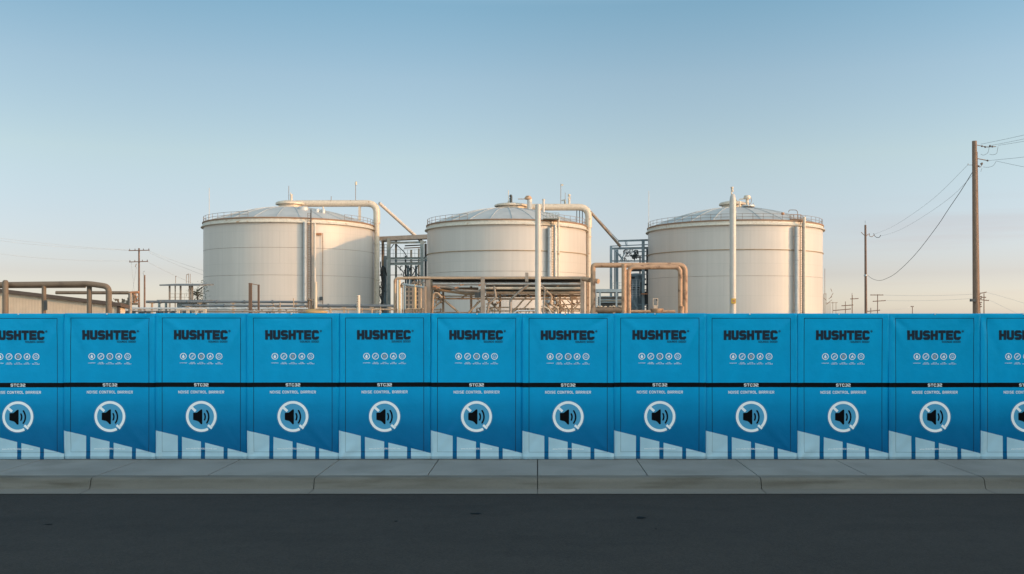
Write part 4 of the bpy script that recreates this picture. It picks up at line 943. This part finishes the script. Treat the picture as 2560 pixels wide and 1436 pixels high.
# ---------------------------------------------------------------- low pipe runs before the left tank
G = 'low pipe runs behind the barrier'
def run(label, x0, x1, y, Y, r, m, sup, name='pipeline', group=G):
    T = frame_thing(name, label, 'pipeline', (x0+x1)/2, Y, group); mb = MB(); mb.tube([P(x0, y, Y), P(x1, y+.6, Y)], px2m(r, Y), 12)
    for k in range(int((x1-x0)/70)): 
        p = P(x0+35+k*70, y, Y); mb.tube([p-Vector((.05, 0, 0)), p+Vector((.05, 0, 0))], px2m(r*1.4, Y), 12)
    T.part('pipe', mb, M[m])
    for px in sup: mb = MB(); p = P(px, y, Y); mb.box(p.x-.05, p.x+.05, Y-.06, Y+.06, 0, p.z); mb.box(p.x-.14, p.x+.14, Y-.09, Y+.09, p.z-px2m(r, Y)*1.3, p.z-px2m(r, Y)*.8); T.part('support', mb, M['tan_steel'])
run('blue grey pipe, highest of the low runs in front of the left tank', 366, 772, 755, 64, 3.3, 'slate_pipe', (380, 500, 583, 740))
run('blue grey pipe, second of the low runs, ending nearer the left tank', 455, 772, 764.5, 58, 3.0, 'slate_pipe', (470, 583, 682, 755))
run('pale pipe low behind the barrier, between shed and left tank', 300, 770, 771.5, 50, 2.4, 'bright_pipe', (350, 450, 583, 700))
run('lowest tan grey pipe, running just above the barrier top from the shed', 296, 765, 778.5, 46, 2.2, 'grey_pipe', (330, 512, 640, 720))
run('thick blue grey pipe low behind the barrier between left tank and pipe rack', 786, 985, 765, 62, 3.8, 'slate_pipe', (800, 860, 930, 975))
run('tan pipe low beneath the thick blue grey one, left of the pipe rack', 790, 985, 773.5, 54, 2.2, 'tan_steel', (826, 896, 930))
Y = 88; T = frame_thing('low_roof', 'long low grey shelter roof at the foot of the canopy, left of the left tank', 'shelter', 440, Y)
mb = MB(); a, b = P(392, 750, Y), P(515, 754.5, Y); mb.box(a.x, b.x, Y, Y+5, b.z, a.z); T.part('roof', mb, M['slate_pipe'])
mb = MB(); a, b = P(432, 757, Y), P(466, 784, Y); mb.box(a.x, b.x, Y+1, Y+6, 0, W(0, 756.2, Y).z); T.part('wall', mb, M['blue_steel'])
for px in (398, 415, 490, 512): mb = MB(); p = P(px, 757, Y+3); mb.box(p.x-.08, p.x+.08, Y+2.9, Y+3.1, 0, p.z); T.part('post', mb, M['grey_steel'])
# cluttered low equipment strip
Y = 44; T = frame_thing('valve_bench', 'low bench of small valves and fittings behind the barrier, right of the shed', 'valve bench', 400, Y)
for px in (446, 470, 492, 512): mb = MB(); p = P(px, 773, Y); mb.box(p.x-.06, p.x+.06, Y-.06, Y+.06, 0, p.z); T.part('leg', mb, M['pipe_paint'])
mb = MB(); a, b = P(444, 772, Y), P(514, 775, Y); mb.box(a.x, b.x, Y-.08, Y-.062, b.z, a.z); T.part('frame', mb, M['pipe_paint'])
for k in range(34): mb = MB(); p = P(rr.uniform(302, 510), rr.uniform(779, 783), Y+.5); q = px2m(rr.uniform(1, 3), Y); mb.box(p.x-q, p.x+q, p.y-q, p.y+q, p.z-q*2, p.z+q); T.part('fitting', mb, M['dark_steel'])
Y = 52; T = frame_thing('valve_bench', 'row of small valves and stubs behind the barrier, below the left tank', 'valve bench', 700, Y)
for k in range(30):
    mb = MB(); x0 = rr.uniform(625, 768); y0 = rr.uniform(764, 782); mb.tube(fillet([P(x0, y0, Y), P(x0+rr.uniform(-7, 7), y0, Y), P(x0+rr.uniform(-7, 7), y0+9, Y)], .1), px2m(rr.uniform(.8, 2), Y), 7); T.part('small_pipe', mb, M['old_pipe'])
for px, y0 in ((683, 760), (700, 757), (734, 746), (826, 768), (870, 772), (930, 772), (905, 770), (951, 768)): mb = MB(); mb.tube([P(px, 786, Y), P(px, y0, Y)], px2m(1.3, Y), 8); T.part('stub_pipe', mb, M['tan_steel'])
# flanged round base with valves
Y = 56; T = frame_thing('round_manhole', 'round rusty yellow flanged lid with valves at the foot of the left tank pipes', 'flanged lid', 783, Y)
p = P(783, 779, Y); mb = MB(); r = px2m(36, Y); mb.lathe((p.x, Y), [(r*.75, 0), (r*.75, p.z-.12), (r, p.z-.08), (r, p.z), (r*.6, p.z+.08), (r*.25, p.z+.14), (.01, p.z+.15)], 32); T.part('lid', mb, M['lid'])
for k in range(16):
    mb = MB(); x0 = rr.uniform(766, 790); y0 = rr.uniform(745, 772); mb.tube(fillet([P(x0, y0, Y), P(x0+rr.uniform(-4, 4), y0, Y), P(x0+rr.uniform(-3, 3), 775, Y)], .06), px2m(rr.uniform(.7, 1.6), Y), 7); T.part('valve_pipe', mb, M['old_pipe'])
mb = MB(); mb.lathe((P(775, 0, Y).x, Y-.1), [(.14, P(0, 752, Y).z), (.16, P(0, 751, Y).z), (.16, P(0, 750, Y).z), (.14, P(0, 749, Y).z)], 16)
T.part('valve_wheel', mb, M['old_pipe'])
mb = MB(); mb.tube([P(789, 776, Y), P(789, 705, Y)], px2m(4, Y), 12); T.part('pipe', mb, M['pipe_paint'])
# gate frame
Y = 48; T = frame_thing('gate_posts', 'two rusty upright posts joined by a thin bar in front of the left tank', 'gate posts', 635, Y)
for px, y0, wd in ((626, 708, 7), (646.5, 712, 4.2)): a = P(px, y0, Y); q = px2m(wd/2, Y); mb = MB(); mb.box(a.x-q, a.x+q, Y-q, Y+q, 0, a.z); T.part('post', mb, M['rust_post'])
mb = MB(); mb.tube([P(629, 710, Y), P(645, 713, Y)], .02, 6); T.part('crossbar', mb, M['rust_edge'])
Y = 50; T = frame_thing('vent_post', 'short bright cream post standing above the barrier right of the left tank pipes', 'post', 896, Y)
a = P(896, 738, Y); r = px2m(4.6, Y); mb = MB(); mb.lathe((a.x, Y), [(r, 0), (r, a.z-.08), (r*.9, a.z-.02), (.01, a.z)], 16); T.part('post', mb, M['pipe_paint'])
for k in range(5): mb = MB(); p = P(893, 743+k*6, Y-.1); mb.tube([p, p+Vector((.02, -.04, .03))], .02, 6); T.part('bolt', mb, M['old_pipe'])

# ---------------------------------------------------------------- shed and pipe frames at the left
Y = 33
T = frame_thing('corrugated_shed', 'low tan ribbed metal shed with sloping dark roof edge at the left', 'shed', 130, Y)
def roofz(px): return W(0, 722+(px-0)*(757-722)/300, Y).z
mb = MB(); xl, xr = W(-260, 0, Y).x, W(297, 0, Y).x; n = 150; prev = None; vs = []; pitch = (xr-xl)/n
zl = lambda x: roofz(VX+x*F/Y)
for i in range(n+1):
    x = xl+pitch*i
    for dx, dy in ((0, 0), (pitch*.55, 0), (pitch*.65, .014), (pitch*.9, .014)):
        if i == n and dx > 0: break
        vs.append((x+dx, Y+dy))
k = len(vs); V = [(x, y, 0) for x, y in vs]+[(x, y, zl(x)-.02) for x, y in vs]
mb.add(V, [(i, i+1, k+i+1, k+i) for i in range(k-1)])
mb.add([(xr, Y, 0), (xr, Y+.5, 0), (xr, Y+.5, zl(xr)-.1), (xr, Y, zl(xr)-.02)], [(0, 1, 2, 3)])
T.part('wall', mb, M['shed_wall'], smooth=False)
mb = MB(); t_ = .12
x0, x1 = xl, xr+.12; mb.add([(x0, Y-.12, zl(x0)), (x1, Y-.12, zl(x1)), (x1, Y+.6, zl(x1)-.08), (x0, Y+.6, zl(x0)-.08), (x0, Y-.12, zl(x0)-t_), (x1, Y-.12, zl(x1)-t_), (x1, Y+.6, zl(x1)-t_-.08), (x0, Y+.6, zl(x0)-t_-.08)], [(0,1,2,3),(4,7,6,5),(0,4,5,1),(1,5,6,2),(2,6,7,3),(3,7,4,0)])
T.part('roof', mb, M['shed_trim'])
mb = MB(); mb.box(xr-.06, xr+.03, Y-.03, Y+.06, 0, zl(xr)-t_-.01); T.part('corner_trim', mb, M['shed_trim'])

Y = 28; T = frame_thing('pipework', 'weathered brown pipe rail on uprights in front of the tan shed', 'pipework', 140, Y, 'brown pipe frames by the shed'); m_ = 'old_pipe'
gg = lambda px, Y: Vector((W(px, 0, Y).x, Y, 0))
mb = MB(); mb.tube(fillet([P(-200, 713, Y), P(0, 712.5, Y), P(224, 710, Y), P(272, 717, Y), gg(272, Y)], .16), px2m(7.2, Y), 14); T.part('pipe', mb, M[m_])
mb = MB(); mb.tube([gg(13.5, Y-.25), P(13.5, 706, Y-.25), P(13.5, 702, Y-.25), P(13.5, 700.5, Y-.25)], [px2m(7, Y), px2m(7, Y), px2m(5.5, Y), px2m(2.5, Y)], 14); T.part('upright', mb, M[m_])
mb = MB(); mb.tube([gg(110, Y-.02), P(110, 715, Y-.02)], px2m(5.3, Y), 12); T.part('upright', mb, M[m_])
mb = MB(); mb.tube([gg(223.5, Y+.1), P(223.5, 706, Y+.1)], px2m(6, Y), 12); T.part('upright', mb, M[m_])
mb = MB(); mb.tube([P(-200, 719, Y+.5), P(214, 717, Y+.5)], px2m(3.4, Y), 10); T.part('pipe', mb, M[m_])
mb = MB(); p = P(110, 765, Y-.2); mb.box(p.x-.03, p.x+.04, Y-.14, Y-.08, p.z-.12, p.z+.16); T.part('junction_box', mb, M['dark_steel'])
Y = 40; T = frame_thing('pipework', 'lower brown pipe behind the shed roof ending at a rusty joint by the pole', 'pipework', 250, Y, 'brown pipe frames by the shed')
mb = MB(); mb.tube(fillet([P(140, 732, Y), P(325, 732.5, Y), gg(326, Y)], .1), px2m(4.2, Y), 12); T.part('pipe', mb, M['old_pipe'])
mb = MB(); mb.tube([gg(326, Y-.1), P(326, 733, Y-.1)], px2m(3.8, Y), 12); T.part('upright', mb, M['grey_pipe'])
mb = MB(); mb.tube([P(326, 732, Y), P(347, 731, Y)], px2m(3.2, Y), 12)
T.part('rusty_joint', mb, M['orange'])
for k in range(12): mb = MB(); x0 = rr.uniform(332, 346); mb.tube([P(x0, rr.uniform(732, 760), Y), P(x0+rr.uniform(-4, 4), rr.uniform(735, 765), Y)], px2m(rr.uniform(1, 2.4), Y), 7); T.part('rusty_pipe', mb, M['orange' if k % 3 == 0 else 'old_pipe'])
for k in range(16): mb = MB(); x0 = rr.uniform(276, 326); mb.tube([P(x0, rr.uniform(744, 758), Y), P(x0+rr.uniform(-9, 9), rr.uniform(748, 762), Y)], px2m(rr.uniform(1, 2.4), Y), 7); T.part('small_pipe', mb, M['old_pipe'])
mb = MB(); mb.tube([P(296, 759, Y), P(345, 760, Y)], px2m(3, Y), 10); T.part('pipe', mb, M['old_pipe'])

# ---------------------------------------------------------------- canopy left of the left tank
Y = 110; T = frame_thing('canopy', 'small grey open canopy on slender posts left of the left tank', 'canopy', 450, Y)
mb = MB(); a, b = P(407, 708, Y), P(505, 711, Y); mb.add([(a.x, Y-1, a.z-.2), (b.x, Y-1, a.z-.2), (b.x, Y+4, a.z+.05), (a.x, Y+4, a.z+.05), (a.x, Y-1, a.z-.36), (b.x, Y-1, a.z-.36), (b.x, Y+4, a.z-.14), (a.x, Y+4, a.z-.14)], [(0,1,2,3),(4,7,6,5),(0,4,5,1),(1,5,6,2),(2,6,7,3),(3,7,4,0)]); T.part('roof', mb, M['slate_pipe'])
for px, wd in ((424, 3), (438, 2), (451.5, 3), (474, 3.2), (480, 4)): col_(T, px, 711, Y, wd, 'grey_pipe')
rail_(T, 424, 474, 735, 752, Y-.2, 'grey_pipe', 4, .4)
for px, y0 in ((439, 692), (466, 688), (471.5, 686), (475.5, 685)): mast(T, px, y0, 709, Y, .7)
mb = MB(); mb.tube([P(439, 692, Y), P(441, 691, Y)], .05, 5); mb.tube([P(466, 688, Y), P(472, 685, Y)], .04, 5); T.part('lamp_arm', mb, M['rail'])

# ---------------------------------------------------------------- trees
def tree(label, px, ytop, ybot, wpx, Y, seed, dens=260, group='dark bare looking trees between the equipment'):
    r = random.Random(seed); T = Thing('tree', label, 'tree', (W(px, 0, Y).x, Y, 0), group); b = T.loc; top = W(px, ytop, Y).z; rad = px2m(wpx/2, Y)
    mb = MB(); tips = []
    mb.tube([b, b+Vector((.1, 0, top*.4)), b+Vector((-.1, 0, top*.75))], [.22, .16, .06], 8)
    for k in range(26):
        z = top*r.uniform(.15, .75); a = r.uniform(0, 6.28); s = b+Vector((0, 0, z)); ln = rad*r.uniform(.5, 1.05)
        e = s+Vector((math.cos(a)*ln, math.sin(a)*ln*.8, r.uniform(.4, 1.)*ln*.9)); e.z = min(e.z, top)
        mid = (s+e)/2+Vector((r.uniform(-.2, .2), 0, r.uniform(-.3, .2))); mb.tube([s, mid, e], [.09, .06, .02], 5); tips += [mid, e, (mid+e)/2]
    T.part('trunk', mb, M['bark'])
    mb = MB()
    for k in range(dens):
        c = r.choice(tips)+Vector((r.gauss(0, .35), r.gauss(0, .35), r.gauss(0, .4)))
        d = Vector((r.uniform(-1, 1), r.uniform(-1, 1), r.uniform(-.2, 1))).normalized(); u = d.cross(Vector((r.random(), r.random(), r.random()))).normalized(); l = r.uniform(.25, .6); wv = r.uniform(.025, .06)
        mb.add([c-d*l*.5, c+u*wv, c+d*l*.5, c-u*wv], [(0, 1, 2, 3)])
    T.part('crown', mb, M['leaf'], smooth=False)
tree('dark spindly tree between the canopy and the left tank', 494, 688, 752, 40, 118, 1, 800)
tree('dark tree seen through the lower bays of the grey green frame', 1030, 660, 700, 40, 192, 2, 700)
tree('dark tree seen low behind the pipes right of the left tank', 957, 672, 780, 26, 188, 3, 500)

# ---------------------------------------------------------------- utility poles and wires
GP = 'wooden utility poles'
def pole(label, px, ytop, Y, r0, r1, arms=(), mat_='wood', name='utility_pole', lean=0):
    T = Thing(name, label, 'utility pole', (W(px, 0, Y).x, Y, 0), GP); b = T.loc; top = W(px+lean, ytop, Y); mb = MB()
    mb.tube([b-Vector((0, 0, .1)), b+(top-b)*.5, top], [px2m(r1, Y), px2m((r0+r1)/2, Y), px2m(r0, Y)], 12); T.part('pole', mb, M[mat_])
    for (x0, x1, ya, yb) in arms:
        q = Y-px2m(r1, Y)-.06; mb = MB(); mb.bar(P(x0, ya, q), P(x1, yb, q), max(.09, px2m(2, Y)), max(.1, px2m(2, Y))); ar = T.part('crossarm', mb, M[mat_])
        for t in (.04, .3, .7, .96):
            mb = MB(); p = P(x0+(x1-x0)*t, ya+(yb-ya)*t, q); mb.lathe((p.x, p.y), [(.03, p.z), (.07, p.z+.1), (.04, p.z+.16), (.07, p.z+.2), (.01, p.z+.28)], 8); T.part('insulator', mb, M['insulator'], parent=ar)
    return T
TB = pole('tallest wooden utility pole, at the right edge of the picture', 2441.5, 353, 60, 5.6, 8.8, lean=-5.5)
Y = 60
for pts, r_ in (([(2442, 363), (2456, 366), (2468, 368), (2490, 367)], .9), ([(2444, 397), (2470, 402)], 1.1), ([(2430, 413), (2420, 413), (2420, 409)], .6), ([(2444, 414), (2450, 419), (2456, 411)], .9)): bar_(TB, pts, Y, r_, 'rust_edge', 'bracket')
for px, py in ((2455, 366), (2463, 368), (2475, 365), (2481, 367), (2469, 402), (2447, 416), (2453, 410), (2455, 409)): mb = MB(); mb.ball(P(px, py, Y-.05), px2m(2.4, Y), 6); TB.part('insulator', mb, M['insulator'])
for pts in ([(2473, 368), (2470, 384), (2458, 389), (2452, 386)], [(2495, 367), (2492, 385), (2482, 388), (2474, 386)], [(2490, 404), (2484, 415), (2472, 419), (2458, 418)], [(2455, 420), (2452, 430)]): mb = MB(); mb.tube(fillet([P(a, b, Y) for a, b in pts], .2), .010, 5); TB.part('jumper_cable', mb, M['wire'])
mb = MB(); p = P(2434, 752, Y-.2); mb.box(p.x-.2, p.x+.08, p.y-.15, p.y+.1, p.z-.06, p.z+.1); TB.part('junction_box', mb, M['dark_steel'])
mb = MB(); mb.tube([P(2450, 786, Y-.05), P(2448, 735, Y-.05), P(2442.5, 380, Y-.05)], .035, 6); 
for k in range(7): q = P(2447+rr.uniform(-2, 3), 738+k*5, Y-.1); mb.bar(q, q+Vector((.12, 0, .04)), .06)
TB.part('conduit', mb, M['wood_red'])
TM = pole('shorter wooden utility pole with drooping cable, right of the right tank', 2165, 563, 118, 2.5, 3.6, mat_='wood_red', lean=-1.5)
Y = 118; bar_(TM, [(2153, 581), (2160, 588), (2168, 590)], Y, .8, 'rust_edge', 'bracket'); bar_(TM, [(2167, 588), (2175, 584), (2172, 590), (2180, 593), (2186, 587)], Y, .7, 'rust_edge', 'bracket', rad=3); bar_(TM, [(2184, 584), (2188, 593), (2198, 595), (2202, 588)], Y, .7, 'wire', 'jumper_cable', rad=4)
mb = MB(); mb.tube([P(2163, 563, Y), P(2163, 552, Y)], .03, 5); TM.part('mast', mb, M['thin_wire'])
mb = MB(); mb.lathe((P(2164, 0, Y).x, Y), [(.19, P(0, 691, Y).z), (.21, P(0, 690, Y).z), (.21, P(0, 688.5, Y).z), (.19, P(0, 687, Y).z)], 12); TM.part('clamp', mb, M['galv'])
TL = pole('wooden utility pole with two crossarms between the shed and the canopy', 347.5, 621, 140, 1.9, 2.8, ((322, 374, 627, 626), (323, 370, 655.5, 654)), 'wood_red')
Y = 140; bar_(TL, [(325, 770), (341, 668)], Y, .35, 'thin_wire', 'guy_wire', 5); bar_(TL, [(328, 655), (340, 765)], Y, .3, 'thin_wire', 'guy_wire', 5)
bar_(TL, [(341, 660), (338, 668)], Y, .8, 'rust_edge', 'bracket')
TS = pole('short bare wooden pole just right of the two armed left pole', 361.5, 688, 132, 2.0, 2.4, mat_='wood_red'); bar_(TS, [(361, 690), (358, 683), (361, 678)], 132, 1., 'thin_wire', 'bracket')
far = [('distant pole with two crossarms right of the shorter cable pole', 2194, 736, 330, .9, 1.2, ((2176, 2208, 738, 738), (2182, 2214, 754, 752))),
       ('distant crossed pole left of the shorter cable pole', 2113.5, 754, 330, .7, 1.0, ((2104, 2133, 765, 763), (2082, 2127, 777, 773))),
       ('distant short stub pole between the two big right poles', 2281, 767, 330, .8, 1.0, ((2277, 2284, 767, 767),)),
       ('distant pole with many brackets behind the tallest pole', 2460, 734, 300, 1.0, 1.3, ((2450, 2466, 734, 731), (2452, 2472, 750, 752), (2453, 2465, 744, 744))),
       ('distant thin pole with crossarm right of the right tank', 2130, 733, 330, .5, .8, ((2126, 2146, 748, 747),)),
       ('distant low pole beside the foot of the shorter cable pole', 2177, 770, 330, .8, 1.0, ((2168, 2200, 779, 776),))]
for lab, px, yt, Yf, r0, r1, arms in far: pole(lab, px, yt, Yf, r0, r1, arms, 'wood_red')
Y = 200; T = frame_thing('lattice_rack', 'thin spindly pipework and masts just right of the right tank', 'pipework', 2080, Y)
for px, y0 in ((2062, 672), (2059, 735), (2065, 735), (2070, 758), (2075, 760), (2082, 755), (2090, 757), (2131, 738)): mb = MB(); mb.tube([P(px, 786, Y), P(px, y0, Y)], px2m(.55, Y), 6); T.part('mast', mb, M['rust_edge'])
for a, b in (((2060, 735), (2066, 735)), ((2064, 758), (2094, 757)), ((2065, 762), (2080, 750)), ((2076, 745), (2083, 733)), ((2080, 730), (2077, 722)), ((2059, 745), (2066, 752)), ((2080, 742), (2072, 748))): mb = MB(); mb.tube([P(*a, Y), P(*b, Y)], px2m(.6, Y), 6); T.part('strut', mb, M['rust_edge'])

def wire(label, A, B, mids, r=.012, m='thin_wire', group='overhead wires', name='overhead_wire'):
    (ax, ay, AY), (bx, by, BY) = A, B; pa, pb = W(ax, 0, AY), W(bx, 0, BY)
    def depth(px):
        k = (px-VX)/F; dx, dy = pb.x-pa.x, pb.y-pa.y; t = (k*pa.y-pa.x)/(dx-k*dy); return pa.y+t*dy
    pts = [P(ax, ay, AY)]+[P(x, y, depth(x)) for x, y in mids]+[P(bx, by, BY)]
    sm = []; n = len(pts)
    for i in range(n-1):
        p0, p1, p2, p3 = pts[max(0, i-1)], pts[i], pts[i+1], pts[min(n-1, i+2)]
        for k in range(6):
            t = k/6; sm.append(.5*((2*p1)+(p2-p0)*t+(2*p0-5*p1+4*p2-p3)*t*t+(3*p1-p0-3*p2+p3)*t**3))
    sm.append(pts[-1]); mb = MB(); mb.tube(sm, r*.8, 5); return solo(name, mb, M[m], label, 'wire', pts[0], group)
def sag(a, b, s, n=5): return [(a[0]+(b[0]-a[0])*t, a[1]+(b[1]-a[1])*t+s*4*t*(1-t)) for t in [i/n for i in range(1, n)]]
Zc = lambda x, y: (2040+x/2.992, 320+y/2.992)
wire('thick dark cable drooping from the tallest pole to the shorter pole', (2431, 431, 60), (2166, 686, 118), [Zc(*q) for q in ((1085, 470), (990, 610), (900, 745), (740, 950), (600, 1085), (520, 1130), (470, 1142), (420, 1128))], .026, 'wire')
wire('upper thin wire from the tallest pole down to the shorter pole', (2421, 411, 60), (2186, 586, 118), [Zc(*q) for q in ((900, 510), (700, 660), (560, 745))], .011)
wire('lower thin wire between the tallest and the shorter pole', (2430, 440, 60), (2200, 591, 118), [Zc(*q) for q in ((1000, 525), (760, 690), (600, 775))], .011)
for i, (a, b) in enumerate((((2452, 361), (2760, 285)), ((2478, 364), (2760, 297)), ((2495, 364), (2760, 310)), ((2470, 402), (2760, 362)), ((2490, 403), (2760, 448)))):
    wire(['topmost wire leaving the tallest pole to the right', 'second wire from the top right of the tallest pole', 'third wire from the top right of the tallest pole', 'wire rising to the right from the lower bracket of the tallest pole', 'wire falling to the right from the lower bracket of the tallest pole'][i], (*a, 60), (*b, 45), sag(a, b, 4), .010, 'wire')
for i, (a, b, s) in enumerate((((-150, 575), (325, 626), 6), ((-150, 580), (324, 626), 9), ((-150, 612), (326, 653), 12))):
    wire(['upper of the two close wires left of the two armed pole', 'lower of the two close wires left of the two armed pole', 'single lower wire running to the lower crossarm at left'][i], (*a, 120), (*b, 140), sag(a, b, s), .018)
for i, (a, b, s) in enumerate((((372, 628), (560, 692), 3), ((372, 632), (560, 706), 3), ((368, 655), (560, 740), 4))):
    wire(['highest wire sloping from the two armed pole towards the left tank', 'middle wire sloping from the two armed pole to the left tank', 'lowest wire sloping from the two armed pole to the left tank'][i], (*a, 140), (*b, 200), sag(a, b, s), .018)
for i, (a, b, s) in enumerate((((2208, 738), (2450, 735), 3), ((2214, 752), (2452, 745), 3), ((2284, 767), (2200, 777), 2), ((2466, 731), (2680, 800), -3), ((2472, 750), (2680, 860), -3))):
    wire(['faint upper wire between the distant poles at right', 'faint lower wire between the distant poles at right', 'faint wire from the distant stub pole to the left', 'faint upper wire falling right behind the tallest pole', 'faint lower wire falling right behind the tallest pole'][i], (*a, 330), (*b, 300), sag(a, b, s), .035)

# ---------------------------------------------------------------- unseen building added across the street to shade the barrier
T = Thing('shade_building', 'plain grey building added unseen behind the viewpoint to shade the barrier', 'shade_building', (52, -25, 0))
mb = MB(); mb.box(8, 96, -42, -8, -.2, 17.5); wl = T.part('wall', mb, M['shade_building'])
mb = MB(); mb.box(7.5, 96.5, -42.5, -7.5, 17.51, 18); T.part('roof', mb, M['grey_pipe'])
for k in range(8):
    mb = MB(); x = 12+k*10; mb.box(x, x+4, -7.98, -7.9, 0, 4.5); T.part('roller_door', mb, M['blue_steel'])
